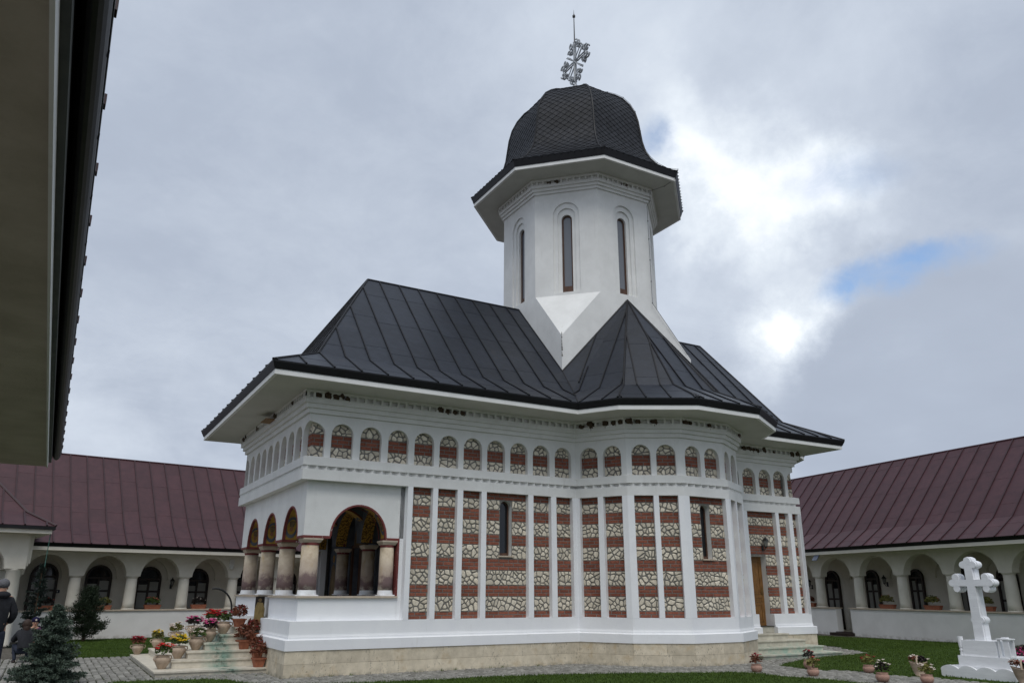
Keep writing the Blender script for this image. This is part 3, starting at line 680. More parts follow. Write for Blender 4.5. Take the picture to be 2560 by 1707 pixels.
# cornice
for d0_, z0_, z1_ in ((.055, 5.905, 6.025), (.115, 6.02, 6.135), (.175, 6.13, 6.245)):
    m = MB(); sweep(m, OL, rprof(-.15, d0_, z0_, z1_ - .001)); m.build('cornice_moulding', PL, CH)
m = MB(); sweep(m, OL, rprof(-.15, .10, 6.24, 6.45)); sweep(m, OL, rprof(.0, .205, 6.375, 6.4385)); sweep(m, OL, rprof(.0, .19, 6.242, 6.262))
for i in range(NE):
    fr, l = edge_frame(i); a, b = srange(i, .19); n = max(1, round((b - a) / .215)); st = (b - a) / n
    for k in range(n + 1):
        c = a + k * st; x0, x1 = max(a, c - .03), min(b, c + .03)
        vs = [fr @ Vector(p) for p in ((x0, -.19, 6.262), (x1, -.19, 6.262), (x1, -.09, 6.262), (x0, -.09, 6.262), (x0, -.19, 6.376), (x1, -.19, 6.376), (x1, -.09, 6.376), (x0, -.09, 6.376))]
        m.add(vs, [(0, 3, 2, 1), (4, 5, 6, 7), (0, 1, 5, 4), (1, 2, 6, 5), (2, 3, 7, 6), (3, 0, 4, 7)])
m.build('dentil_course', PL, CH)

# brick and stone infill
BR, ST = [], []
LOWROWS = [('b', 4.31, 4.135, 2), ('s', 4.135, 3.87), ('b', 3.87, 3.59, 3), ('s', 3.59, 3.23), ('b', 3.23, 2.965, 3), ('s', 2.965, 2.62), ('b', 2.62, 2.335, 3), ('s', 2.335, 1.96), ('b', 1.96, 1.69, 3), ('s', 1.69, 1.33), ('b', 1.33, 1.165, 2)]
def bricks(fr, s0, s1, zt, zb, n, y, off_):
    h = (zt - zb) / n
    for r_ in range(n):
        z0_, z1_ = zt - (r_ + 1) * h + .010, zt - r_ * h - .010; st = .29; x = math.floor((s0 - off_) / st) * st + off_ + (st / 2 if r_ % 2 else 0) - st
        while x < s1:
            a, b = max(x + .010, s0), min(x + st - .010, s1)
            if b - a > .025: BR.append((fr, a, b, z0_, z1_, y))
            x += st
def stones(fr, poly, y, key, dens=.0125):
    q = random.Random(key); xs = [p[0] for p in poly]; zs = [p[1] for p in poly]; x0, x1, z0_, z1_ = min(xs), max(xs), min(zs), max(zs)
    ar = abs(area(poly)); n = max(2, int((x1 - x0) * (z1_ - z0_) / dens)); pts = []; tr = 0
    while len(pts) < n and tr < n * 40:
        tr += 1; p = (q.uniform(x0 - .03, x1 + .03), q.uniform(z0_ - .02, z1_ + .02)); md = .045 + .10 * q.random()
        if all(math.hypot(p[0] - t[0], (p[1] - t[1])) > md for t in pts): pts.append(p)
    for i, p in enumerate(pts):
        c = list(poly)
        jw = .010 + q.random() * .008
        for j, t in enumerate(pts):
            if i == j: continue
            dx, dz = t[0] - p[0], t[1] - p[1]; l = math.hypot(dx, dz)
            if l > .6: continue
            mx_, mz_ = (p[0] + t[0]) / 2, (p[1] + t[1]) / 2
            c = clip(c, dx / l, dz / l, (mx_ * dx + mz_ * dz) / l - jw)
            if len(c) < 3: break
        if len(c) < 3 or abs(area(c)) < .0006: continue
        # knock the corners off
        o = []
        for k in range(len(c)):
            a, b, e = c[k - 1], c[k], c[(k + 1) % len(c)]
            if math.hypot(a[0] - b[0], a[1] - b[1]) > .03 and math.hypot(e[0] - b[0], e[1] - b[1]) > .03:
                f = .12 + q.random() * .14
                o.append((b[0] + (a[0] - b[0]) * f, b[1] + (a[1] - b[1]) * f)); o.append((b[0] + (e[0] - b[0]) * f, b[1] + (e[1] - b[1]) * f))
            else: o.append(b)
        ST.append((fr, o, y, q.random()))
def infill(i, s0, s1, hole=None, y=.07):
    fr, l = edge_frame(i); key = int(i * 1000 + s0 * 100)
    for row in LOWROWS:
        zt, zb = row[1], row[2]; segs = [(s0, s1)]
        if hole and zb < hole[3] and zt > hole[2] + .02:
            segs = [(s0, hole[0]), (hole[1], s1)]
        for sa, sb in segs:
            if sb - sa < .03: continue
            if row[0] == 'b': bricks(fr, sa, sb, zt, zb, row[3], y, .06)
            else: stones(fr, [(sa + .004, zb + .012), (sb - .004, zb + .012), (sb - .004, zt - .012), (sa + .004, zt - .012)], y, key + int(zt * 97) + int(sa * 31))
WH = {EA: (5.29, 5.67, 2.665, 4.13), E3: (.65, 1.0, 2.62, 4.13), EE: (DX0 - XJ2, DX1 - XJ2, .8, 2.905)}
for i, ps in panels.items():
    for k, (p, q) in enumerate(ps):
        hole = WH.get(i) if (i == EA and k == 3) or i == E3 or (i == EE and k == 1) else None
        infill(i, p, q, hole)
for i, ops in arcs.items():
    fr, l = edge_frame(i)
    for p, q, kd in ops:
        if i == 7: continue
        pp, qq = p, q
        if kd == 'halfL': pp = .14 if i != 7 else p; poly = arch_poly(p - (q - p), q, ZA0 + .01, ZS, RISE); poly = clip(poly, -1, 0, -pp)
        elif kd == 'halfR': qq = l - .14; poly = arch_poly(p, q + (q - p), ZA0 + .01, ZS, RISE); poly = clip(poly, 1, 0, qq)
        else: poly = arch_poly(p, q, ZA0 + .01, ZS, RISE)
        y = .07 if (i == EE and kd == 'halfR') else .14
        if y == .07: qq = l - .07; poly = clip(arch_poly(p, q + (q - p), ZA0 + .01, ZS, RISE), 1, 0, qq)
        bricks(fr, pp, qq, 5.435, 5.145, 3, y, .05 + p)
        stones(fr, [a for a in clip(poly, 0, 1, 5.135)], y, int(p * 991) + i * 77)
        stones(fr, [a for a in clip(poly, 0, -1, -5.45)], y, int(p * 1733) + i * 79 + 5)
def cdist(fr, x, z): v = fr @ Vector((x, 0, z)); return (v - CAM).length + (40 if fr @ Vector((0, 0, 0)) == fr and False else 0)
wfr = edge_frame(EW)[0]
def pri(fr, x, z): return cdist(fr, x, z) + (30 if abs((fr.to_3x3() @ Vector((0, 1, 0))).x) > .9 else 0)
BR.sort(key=lambda b: pri(b[0], b[1], b[3]) - (b[2] - b[1]) * 12); ST.sort(key=lambda s: pri(s[0], s[1][0][0], s[1][0][1]) - sqrt(abs(area(s[1]))) * 25)
bm = MB(); c_ = .006      # unit brick: front face proud and slightly bevelled
bm.add([(0, .03, 0), (1, .03, 0), (1, .03, 1), (0, .03, 1), (0, .004, 0), (1, .004, 0), (1, .004, 1), (0, .004, 1), (.02, 0, .06), (.98, 0, .06), (.98, 0, .94), (.02, 0, .94)],
       [(0, 1, 5, 4), (1, 2, 6, 5), (2, 3, 7, 6), (3, 0, 4, 7), (4, 5, 9, 8), (5, 6, 10, 9), (6, 7, 11, 10), (7, 4, 8, 11), (8, 9, 10, 11)])
bmesh_ = bm.mesh('brick', BRK); restb = MB()
for k, (fr, a, b, z0_, z1_, y) in enumerate(BR):
    yy = y - .006 - rnd.random() * .003
    if k < 300:
        o = bpy.data.objects.new('brick', bmesh_); link(o, CH, fr @ T(a, yy, z0_) @ Matrix.Diagonal((b - a, 1, z1_ - z0_, 1)))
    else:
        restb.add([fr @ Vector((a + v[0] * (b - a), yy + v[1], z0_ + v[2] * (z1_ - z0_))) for v in bm.v], bm.f)
restb.build('brickwork', BRK2, CH, kind='stuff')
rests = MB()
def stone_mb(poly, y, r_, m):
    n = len(poly); cx = sum(p[0] for p in poly) / n; cz = sum(p[1] for p in poly) / n; pr = .012 + r_ * .014
    if area(poly) < 0: poly = poly[::-1]
    mid = [(cx + (p[0] - cx) * .93, cz + (p[1] - cz) * .93) for p in poly]; inn = [(cx + (p[0] - cx) * .74, cz + (p[1] - cz) * .74) for p in poly]
    vs = [(p[0], y + .004, p[1]) for p in poly] + [(p[0], y - pr * .7, p[1]) for p in mid] + [(p[0], y - pr, p[1]) for p in inn]
    fs = [(i, (i + 1) % n, n + (i + 1) % n, n + i) for i in range(n)] + [(n + i, n + (i + 1) % n, 2 * n + (i + 1) % n, 2 * n + i) for i in range(n)] + [tuple(range(2 * n, 3 * n))]
    return vs, fs
for k, (fr, poly, y, r_) in enumerate(ST):
    vs, fs = stone_mb(poly, y, r_, None)
    if k < 300: m = MB(); m.add(vs, fs); m.build('stone', STN, CH, fr)
    else: rests.add([fr @ Vector(v) for v in vs], fs)
rests.build('stonework', STN, CH, kind='stuff')

m = MB(); m.box(LX - .50, LX - .07, .07, .50, 4.85, 5.80); m.build('corner_pier', MORT, CH)
# windows of nave and apse
def slot_window(fr, s0, s1, zb, zs, rise, yf, glass, wood, sill=True, name='window', yd=.16):
    w = MB(); outer = [(s0 + .001, zb)] + [(p[0], p[1]) for p in arch_poly(s0 + .001, s1 - .001, zb, zs, rise - .001)[2:]][::-1] + [(s1 - .001, zb)]
    pts = arch_poly(s0 + .001, s1 - .001, zb, zs, rise - .001, 10); outer = [pts[0]] + pts[2:][::-1] + [pts[1]]
    q = .045; pts = arch_poly(s0 + q, s1 - q, zb + .07, zs, rise - q, 10); inner = [pts[0]] + pts[2:][::-1] + [pts[1]]
    ringband(w, outer, inner, yf + yd, yf + yd + .05); w.box(s0 + .001, s1 - .001, yf + yd - .002, yf + yd + .052, zb, zb + .075)
    win = w.build(name, wood, CH, fr)
    gl = MB(); gl.wallpoly(arch_poly(s0 + q - .01, s1 - q + .01, zb + .06, zs, rise - q + .01), yf + yd + .025, yf + yd + .033); gl.build('pane', glass, win, fr)
    if sill: sl_ = MB(); sl_.box(s0 - .05, s1 + .06, yf - .05, yf + .10, zb - .035, zb); sl_.build('sill', CAPM, win, fr)
slot_window(edge_frame(EA)[0], 5.30, 5.66, 2.705, 3.965, .16, .07, GLS, WWD)
slot_window(edge_frame(E3)[0], .66, .99, 2.665, 3.97, .15, .07, GLS, WWD)
# side door with panels, handle and lantern
fr = edge_frame(EE)[0]; d0, d1 = DX0 - XJ2, DX1 - XJ2
m = MB(); m.box(d0, d1, .28, .33, .80, 2.90); door = m.build('side_door', GWD, CH, fr)
for za, zb in ((.93, 1.45), (1.52, 1.66), (1.76, 2.80)):
    m = MB(); x0, x1 = d0 + .11, d1 - .12; g_ = .03
    m.box(x0, x1, .262, .281, za, za + g_); m.box(x0, x1, .262, .281, zb - g_, zb); m.box(x0, x0 + g_, .262, .281, za, zb); m.box(x1 - g_, x1, .262, .281, za, zb)
    m.box(x0 + .07, x1 - .07, .268, .281, za + .07 if zb - za > .3 else za + .05, zb - .07 if zb - za > .3 else zb - .05); m.build('door_panel', GWD, door, fr)
m = MB(); m.box(d1 - .10, d1 - .06, .27, .281, 1.72, 1.95); m.tube([(d1 - .08, .27, 1.86), (d1 - .08, .22, 1.86), (d1 - .17, .22, 1.855)], .009, 8); m.build('handle', BRASS, door, fr)
m = MB(); m.box(d0 + .0, d1 - .0, -.05, .26, .801, .815); m.build('door_mat', BLK, CH, fr)
def lantern(parent, fr, s, y, z, sc=1.0, name='wall_lantern'):
    m = MB(); q = sc
    m.box(s - .035 * q, s + .035 * q, y - .02 * q, y, z - .14 * q, z + .02 * q)
    m.tube([(s, y - .01, z - .09 * q), (s, y - .09 * q, z - .12 * q), (s, y - .14 * q, z - .05 * q)], .010 * q, 6)
    lan = m.build(name, BLK, parent, fr)
    g_ = MB(); g_.lathe([(.042 * q, 0), (.068 * q, .15 * q)], 6, (s, y - .14 * q, z - .02 * q)); g_.build('lantern_glass', CURT, lan, fr)
    c = MB(); c.lathe([(.03 * q, -.035 * q), (.05 * q, -.003 * q)], 6, (s, y - .14 * q, z - .02 * q)); c.lathe([(.095 * q, .15 * q), (.06 * q, .20 * q), (.02 * q, .235 * q), (.012 * q, .28 * q)], 6, (s, y - .14 * q, z - .02 * q))
    for k in range(6):
        a = 2 * pi * k / 6; c.tube([(s + .044 * q * cos(a), y - .14 * q + .044 * q * sin(a), z - .02 * q), (s + .071 * q * cos(a), y - .14 * q + .071 * q * sin(a), z + .13 * q)], .006 * q, 4)
    c.build('lantern_cage', BLK, lan, fr)
    return lan
lantern(CH, fr, 1.50, .07, 3.24, 1.15)
# mud nests tucked into the dentils
def nest(fr, s, z, r_):
    m = MB(); m.blob((0, 0, 0), r_, 8, 6, 0, .45, (1, .7, .85)); m.blob((r_ * .6, .01, -r_ * .5), r_ * .5, 7, 5, 0, .5)
    if rnd.random() < .3: m.add([(-.012, -.01, -r_ * .6), (.012, -.01, -r_ * .6), (.004, -.035, -r_ * .6 - .12)], [(0, 1, 2)])
    o = m.build('mud_nest', NEST, CH, fr @ T(s, -.17, z))
for i, lst in ((EA, [(.13, 6.33, .075), (.36, 6.34, .10), (.56, 6.33, .09), (.70, 6.38, .08), (.86, 6.31, .075), (3.36, 6.34, .10), (3.56, 6.30, .08), (3.78, 6.30, .075), (4.0, 6.31, .085)]),
               (E1, [(.30, 6.30, .08), (.58, 6.36, .11), (.60, 6.29, .075), (1.04, 6.33, .10), (1.30, 6.31, .085), (1.50, 6.32, .085)]),
               (E2, [(.10, 6.34, .11), (.34, 6.33, .09), (.80, 6.33, .10)]), (E3, [(.12, 6.33, .085), (.30, 6.32, .06), (1.02, 6.33, .075)]), (E4, [(1.35, 6.34, .08)]),
               (EE, [(.80, 6.31, .09), (1.04, 6.32, .09), (1.23, 6.30, .07), (1.44, 6.29, .075), (1.73, 6.34, .11), (2.2, 6.30, .05), (3.07, 6.32, .11), (3.36, 6.34, .11)]),
               (EW, [(.25, 6.35, .10), (.55, 6.38, .09), (2.1, 6.37, .09), (4.25, 6.34, .10), (4.4, 6.30, .07), (6.05, 6.34, .07)])):
    for s_, z_, r_ in lst: nest(edge_frame(i)[0], s_, z_, r_)
m = MB(); m.box(3.6, 4.25, -.42, -.13, 6.24, 6.262); m.build('nest_board', BOARD, CH, edge_frame(EW)[0] @ T(0, 0, 0))

# porch: floor, parapet, columns, arches
m = MB(); m.box(.2, 2.9, .2, W - .2, .3, .95); m.build('porch_floor', STEP, CH)
PD = .117
def parapet(path):
    m = MB(); sweep(m, path, rprof(-.40, -PD, 1.15, 1.655), closed=False); m.build('parapet', FR, CH)
    m = MB(); sweep(m, path, rprof(-.44, -.062, 1.655, 1.70), closed=False); m.build('parapet_capstone', CAPM, CH)
parapet([(0, OPS + .08), (0, 0), (2.50, 0)]); parapet([(2.50, W), (0, W), (0, OPN - .08)])
for f_, s0, s1 in ((EA, 2.485, 2.66), (NE - 2, OL[NE - 2][0] - 2.66, OL[NE - 2][0] - 2.485)):
    fr, l = edge_frame(f_); m = MB(); m.box(s0, s1, PD, .55, 1.15, 4.33); m.build('porch_wall', FR, CH, fr)
ARS, ARX = 3.045, [(.74, 2.16)]
fr, l = edge_frame(EA); m = MB(); wall_arches(m, PD, 2.60, ARS, 4.33, [(.745, 2.155, 98, ARS, .755, 'full')], PD, .50, True, 0, 1, ends=False, nseg=20)
m.build('porch_arch_wall', (PL, YEL), CH, fr)
fr, l = edge_frame(NE - 2); m = MB(); LN = OL[NE - 2][0]; wall_arches(m, LN - 2.60, LN - PD, ARS, 4.33, [(LN - 2.155, LN - .745, 98, ARS, .755, 'full')], PD, .50, True, 0, 1, nseg=20); m.build('porch_arch_wall', (PL, YEL), CH, fr)
wcs = (1.35, 3.43, 5.49)
fw_, l = edge_frame(EW); m = MB(); wall_arches(m, PD + .002, W - PD - .002, ARS, 4.33, [(W - c - .70, W - c + .70, 98, ARS, .76, 'full') for c in wcs[::-1]], PD, .50, True, 0, 1, nseg=20); m.build('porch_arch_wall', (PL, YEL), CH, fw_)
def arch_trim(fr, c, rx, rise, y, zs=ARS, w=.045):
    m = MB(); n = 22
    o = [(c + (rx + w * .2) * cos(pi - pi * k / n), zs + (rise + w * .2) * sin(pi * k / n)) for k in range(n + 1)]
    i_ = [(c + (rx - w * .8) * cos(pi - pi * k / n), zs + (rise - w * .8) * sin(pi * k / n)) for k in range(n + 1)]
    ringband(m, o, i_, y - .012, y + .06); m.build('arch_trim', RTR, CH, fr)
    m = MB(); ringband(m, i_, [(c + (p[0] - c) * .985, zs + (p[1] - zs) * .985) for p in i_], y + .42 - .0, y + .40); m.build('arch_trim', RTR, CH, fr)
arch_trim(edge_frame(EA)[0], 1.45, .705, .755, PD)
for c in wcs: arch_trim(fw_, W - c, .70, .76, PD)
def hband(fr, s0, s1, y0=PD - .014, y1=.515): m = MB(); m.box(s0, s1, y0, y1, ARS - .055, ARS + .002); m.build('arch_trim', RTR, CH, fr)
fA = edge_frame(EA)[0]
hband(fA, PD - .014, .76); hband(fA, 2.14, 2.5)
ed = [PD + .5] + [v for c in wcs[::-1] for v in (W - c - .69, W - c + .69)] + [W - PD]
hband(fw_, PD, ed[1]); hband(fw_, ed[2], ed[3]); hband(fw_, ed[4], ed[5]); hband(fw_, ed[6], W - .52)
m = MB(); m.box(2.455, 2.50, PD - .014, .50, 1.70, ARS - .055); m.build('arch_trim', RTR, CH, fA)
# medallions painted inside the arches (plain ring and figure)
def medallion(fr, c, rx, zs, rise, ang, side, y0, y1, dy=0):
    a = R(ang); ym = (y0 + y1) / 2
    def P(b_, tau, lift):     # wraps onto the curved underside of the arch
        th = a + tau / rx; return (c + (rx - .006 - lift) * cos(th), ym + b_, zs + (rise - .006 - lift) * sin(th))
    n = 28; m = MB(); vs = [P(q * .165 * cos(2 * pi * k / n), q * .27 * sin(2 * pi * k / n), .004) for q in (1.0, .70) for k in range(n)]
    m.add(vs, [(k, (k + 1) % n, n + (k + 1) % n, n + k) for k in range(n)]); med = m.build('medallion', BLUF, CH, fr)
    m = MB(); m.add([P(.045 * cos(2 * pi * k / 12), .06 + .055 * sin(2 * pi * k / 12), .008) for k in range(12)], [tuple(range(12))]); m.build('painted_head', SKINF, med, fr)
    m = MB(); m.add([P(b_, t_, .006) for b_, t_ in ((-.08, -.14), (-.03, -.15), (.03, -.15), (.08, -.14), (.05, .01), (-.05, .01))], [(0, 1, 2, 3, 4, 5)]); m.build('painted_robe', ROBE2, med, fr)
for c in wcs: medallion(fw_, W - c, .70, ARS, .76, 155, 1, PD, .50)
for a_ in (28, 90): medallion(fA, 1.45, .705, ARS, .755, a_, 1, PD, .50)
def column(x, y, r_=.207, half=False):
    m = MB(); m.lathe([(r_, .13), (r_ * .995, .30), (r_ * .96, 1.13)], 20, (x, y, 1.70)); c = m.build('column', CPT, CH, smooth=False)
    for p_ in c.data.polygons:
        if len(p_.vertices) == 4: p_.use_smooth = True
    m = MB(); q = r_ + .008
    m.box(x - q, x + q, y - q, y + q, 1.701, 1.728); m.lathe([(r_ + .012, .028), (r_ + .012, .05), (r_ + .001, .13)], 20, (x, y, 1.70)); m.build('column_base', FR, c)
    m = MB(); m.lathe([(r_ * .99, 1.13), (r_ * .99, 1.185)], 20, (x, y, 1.70)); m.build('necking', RTR, c)
    m = MB(); vs = []; 
    for q, z in ((r_ * .88, 2.885), (r_ + .022, 2.955), (r_ + .022, 2.989)): vs += [(x - q, y - q, z), (x + q, y - q, z), (x + q, y + q, z), (x - q, y + q, z)]
    m.add(vs, [(4 * j + k, 4 * j + (k + 1) % 4, 4 * j + 4 + (k + 1) % 4, 4 * j + 4 + k) for j in range(2) for k in range(4)] + [(0, 3, 2, 1), (8, 9, 10, 11)]); m.build('capital', CAPM, c)
    return c
for y_ in (.335, 2.40, 4.46, 6.60): column(.36, y_)
for y_ in (.30, W - .30): column(2.26, y_, .175)
# porch interior: west wall of the nave with frescoes, doorway, inner columns and ribs
m = MB(); m.box(2.80, 3.05, .3, 3.25, .9, 4.4); m.box(2.80, 3.05, 4.35, W - .3, .9, 4.4); m.box(2.80, 3.05, 3.25, 4.35, 3.0, 4.4); m.build('fresco_wall', BLUF, CH)
m = MB(); m.box(2.95, 3.0, 3.55, 4.35, .95, 3.0); idr = m.build('inner_door', WWD, CH)
m = MB(); m.box(2.74, 2.80, 3.18, 3.25, .95, 3.06); m.box(2.74, 2.80, 4.35, 4.42, .95, 3.06); m.box(2.74, 2.80, 3.18, 4.42, 3.0, 3.07); m.build('door_surround', WWD, CH)
m = MB(); m.wallpoly(arch_poly(-.55, .55, 3.07, 3.25, .45), 0, .012); m.build('lunette_fresco', ROBE2, CH, Matrix(((0, 1, 0, 2.785), (-1, 0, 0, 3.8), (0, 0, 1, 0), (0, 0, 0, 1))))
for y_ in (2.42, 4.62): column(2.55, y_, .18)
def saint(x, y, z0, h, rm):
    F_ = Matrix(((0, 1, 0, x), (-1, 0, 0, y), (0, 0, 1, z0), (0, 0, 0, 1)))
    m = MB(); m.wallpoly([(-.22, 0), (.22, 0), (.24, h * .45), (.15, h * .78), (.05, h * .83), (-.05, h * .83), (-.16, h * .78), (-.27, h * .42)], -.008, 0); s_ = m.build('painted_figure', rm, CH, F_)
    m = MB(); m.wallpoly([(.085 * cos(2 * pi * k / 14), h * .92 + .11 * sin(2 * pi * k / 14)) for k in range(14)], -.014, -.008); m.build('painted_halo', YEL, s_, F_)
    m = MB(); m.wallpoly([(.05 * cos(2 * pi * k / 12), h * .91 + .07 * sin(2 * pi * k / 12)) for k in range(12)], -.02, -.014); m.build('painted_head', SKINF, s_, F_)
for y_, rm in ((.95, ROBE), (1.75, ROBE2), (5.4, ROBE), (6.2, ROBE2)): saint(2.795, y_, 1.15, 1.75, rm)
for c_, fr_m in ((1.09, frame2((.50, 2.25), (1, 0))), (1.09, frame2((.50, 4.45), (1, 0)))):
    for a_ in (35, 140): medallion(fr_m, c_, .91, ARS, .86, a_, 1, 0, .34)
for y_ in (2.42, 4.62):       # cross arches from the west columns to the inner wall
    F_ = frame2((.50, y_ - .17), (1, 0)); m = MB(); wall_arches(m, 0, 2.30, ARS, 4.30, [(.18, 2.0, 98, ARS, .86, 'full')], 0, .34, True, 0, 1, nseg=18); m.build('cross_arch', (BLUF, YEL), CH, F_)
    for yy in (0, .34):
        m = MB(); n = 20; ringband(m, [(1.09 + .95 * cos(pi - pi * k / n), ARS + .90 * sin(pi * k / n)) for k in range(n + 1)], [(1.09 + .91 * cos(pi - pi * k / n), ARS + .86 * sin(pi * k / n)) for k in range(n + 1)], yy - .008, yy + .008); m.build('arch_trim', RTR, CH, F_)
m = MB(); F_ = frame2((2.42, .50), (0, 1)); wall_arches(m, 0, W - 1.0, ARS, 4.30, [(.12, 1.75, 98, ARS, .86, 'full'), (2.12, 3.95, 98, ARS, .90, 'full'), (4.32, 5.95, 98, ARS, .86, 'full')], -.16, .16, True, 0, 1, nseg=18); m.build('cross_arch', (BLUF, YORN), CH, F_)
m = MB(); m.box(.3, 2.8, .3, W - .3, 4.28, 4.33); m.build('porch_ceiling', BLUF, CH)
# painted jamb of the entrance
m = MB(); m.box(.10, .34, OPN - .095, OPN - .083, .96, 1.66); jb = m.build('painted_jamb', DKBG, CH)
F_ = frame2((.10, OPN - .096), (1, 0)); m = MB(); m.wallpoly([(0.0, .96), (.24, .96), (.26, 1.35), (.20, 1.50), (.06, 1.52), (-.0, 1.36)], -.006, 0); m.build('painted_robe', OCHR, jb, F_)
m = MB(); m.wallpoly([(.12 + .045 * cos(2 * pi * k / 12), 1.57 + .05 * sin(2 * pi * k / 12)) for k in range(12)], -.012, -.006); m.build('painted_halo', ROBE2, jb, F_)
m = MB(); m.box(.55, .70, .5, .56, 3.9, 4.27); 
# fisheye lamp hanging inside
m = MB(); m.tube([(1.05, 1.2, 4.28), (1.05, 1.2, 4.0)], .012, 6); m.lathe([(.02, 0), (.10, .06), (.11, .16), (.05, .24)], 12, (1.05, 1.2, 3.78)); m.build('porch_lamp', BLK, CH)

# ------------------------------------------------------------------ church roof
OG, OB = 1.26, -.11
ZF0, ZF1, ZG, ZB, ZR = 6.445, 6.560, 6.733, 7.438, 11.115
m = MB(); sweep(m, OL, [(.10, 6.4395), (1.15, ZF0), (1.15, ZF0 + .02), (.10, 6.46)]); m.build('eave_soffit', SOF, CH)
m = MB(); sweep(m, OL, rprof(1.10, 1.178, ZF0 - .004, ZF1)); m.build('eave_fascia', PL, CH)
roof = MB(); sweep(roof, OL, [(1.0, ZF1 - .001), (1.195, ZF1 - .001), (OG, ZG - .02), (OG, ZG), (1.0, ZG + .12)]); roof = roof.build('roof', GUT, CH)
G = [(x, y, ZG) for x, y in off(OL, OG)]; B = [(x, y, ZB) for x, y in off(OL, OB)]
TCX, TCY, TS = 10.581, W / 2, 2.669
slope = (ZR - ZB) / (TCY + OB)
slope = (ZR - ZB) / (TCY - .11)
zsq = ZB + (TCY - TS - .11) * slope
hipW = (2.413, TCY, ZR); hipE = (16.30, TCY, ZR); rW = (TCX - TS, TCY, ZR); rE = (TCX + TS, TCY, ZR)
sqSW = (TCX - TS, TCY - TS, zsq); sqSE = (TCX + TS, TCY - TS, zsq); sqNW = (TCX - TS, TCY + TS, zsq); sqNE = (TCX + TS, TCY + TS, zsq)
apS = (TCX, TCY - TS, ZR); apN = (TCX, TCY + TS, ZR)
SP, JT = .66, .85
def rf(pts, acr, uo=0.0, seed=1, joined=False): roof_face(pts, acr, roof, SP, JT, ROOF, ROOFB, u_off=uo, seed=seed, joined=joined)
X_, Y_ = (1, 0, 0), (0, 1, 0)
def tangent(i): a, b = OL[i], OL[(i + 1) % NE]; return (b[0] - a[0], b[1] - a[1], 0)
# south side
rf([B[0], B[1], sqSW, rW, hipW], X_, .15, 11); rf([G[0], G[1], B[1], B[0]], X_, .15, 12)
for k, i in enumerate((1, 2, 3, 4, 5)):
    mid = (np.array(OL[i]) + np.array(OL[i + 1])) / 2; tg = np.array(tangent(i)[:2]); tg /= np.linalg.norm(tg); uo = float(mid @ tg) + (.33 if i in (2, 3, 4) else 0)
    rf([B[i], B[i + 1], apS], tangent(i), uo, 20 + i); rf([G[i], G[i + 1], B[i + 1], B[i]], tangent(i), uo, 30 + i)
rf([B[1], apS, sqSW], tangent(1), float(((np.array(OL[1]) + np.array(OL[2])) / 2) @ (np.array(tangent(1)[:2]) / S1)), 41)
rf([B[6], sqSE, apS], tangent(5), 0, 42)
rf([B[6], B[7], hipE, rE, sqSE], X_, .15, 13); rf([G[6], G[7], B[7], B[6]], X_, .15, 14)
# west end
rf([B[EW], B[0], hipW], Y_, .1, 15); rf([G[EW], G[0], B[0], B[EW]], Y_, .1, 16)
# east apse and north side, joined
iN = NE - 2
for i in range(7, 14):
    rf([B[i], B[i + 1], hipE], tangent(i), 0, 50 + i, True); rf([G[i], G[i + 1], B[i + 1], B[i]], tangent(i), 0, 60 + i, True)
rf([B[14], B[15], sqNE, rE, hipE], X_, .15, 70, True); rf([G[14], G[15], B[15], B[14]], X_, .15, 71, True)
for i in range(15, 20):
    rf([B[i], B[i + 1], apN], tangent(i), 0, 80 + i, True); rf([G[i], G[i + 1], B[i + 1], B[i]], tangent(i), 0, 90 + i, True)
rf([B[15], apN, sqNE], tangent(15), 0, 72, True); rf([B[20], sqNW, apN], tangent(19), 0, 73, True)
rf([B[20], B[21], hipW, rW, sqNW], X_, .15, 74, True); rf([G[20], G[21], B[21], B[20]], X_, .15, 75, True)
def ridge(pts, r_=.035, name='ridge_cap', lift=.02):
    m = MB(); m.tube([(p[0], p[1], p[2] + lift) for p in pts], r_, 6); m.build(name, ROOFB, roof)
ridge([hipW, rW]); ridge([rE, hipE]); ridge([G[0], B[0], hipW]); ridge([G[EW], B[EW], hipW]); ridge([G[7], B[7], hipE])
for i in (2, 3, 4, 5): ridge([G[i], B[i], apS])
ridge([sqSW, apS], .03, 'wall_flashing'); ridge([apS, sqSE], .03, 'wall_flashing'); ridge([sqSW, rW], .03, 'wall_flashing'); ridge([sqSE, rE], .03, 'wall_flashing')
ridge([G[1], B[1], sqSW], .03, 'valley_gutter', .005); ridge([G[6], B[6], sqSE], .03, 'valley_gutter', .005)

# ------------------------------------------------------------------ tower
ZT0, ZTC, ZTE, RA = 11.23, 15.05, 15.559, 2.657
def octo(d=0.0): q = (RA + d) / cos(R(22.5)); return [(TCX + q * cos(R(a)), TCY + q * sin(R(a))) for a in [-157.5 + 45 * k for k in range(8)]]
O0 = octo()
m = MB(); e = TS
zc = 9.45                     # where the square base starts to be cut back to the octagon
sq = [(TCX - e, TCY - e), (TCX + e, TCY - e), (TCX + e, TCY + e), (TCX - e, TCY + e)]
vb = [(x, y, 6.9) for x, y in sq]; vc = [(x, y, zc) for x, y in sq]; vt = [(x, y, ZT0) for x, y in O0]
# octagon vertex order: 0 (W-SW), 1 (S-SW), 2 (S-SE), 3 (E-SE), 4 (E-NE), 5 (N-NE), 6 (N-NW), 7 (W-NW)
m.add(vb + vc + vt, [(0, 1, 5, 10 - 0, 9, 4), (4, 9, 8), (5, 11, 10), (1, 2, 6, 12, 11, 5), (6, 13, 12), (2, 3, 7, 14, 13, 6), (7, 15, 14), (3, 0, 4, 8, 15, 7)])
m.build('tower_base', PL, CH)
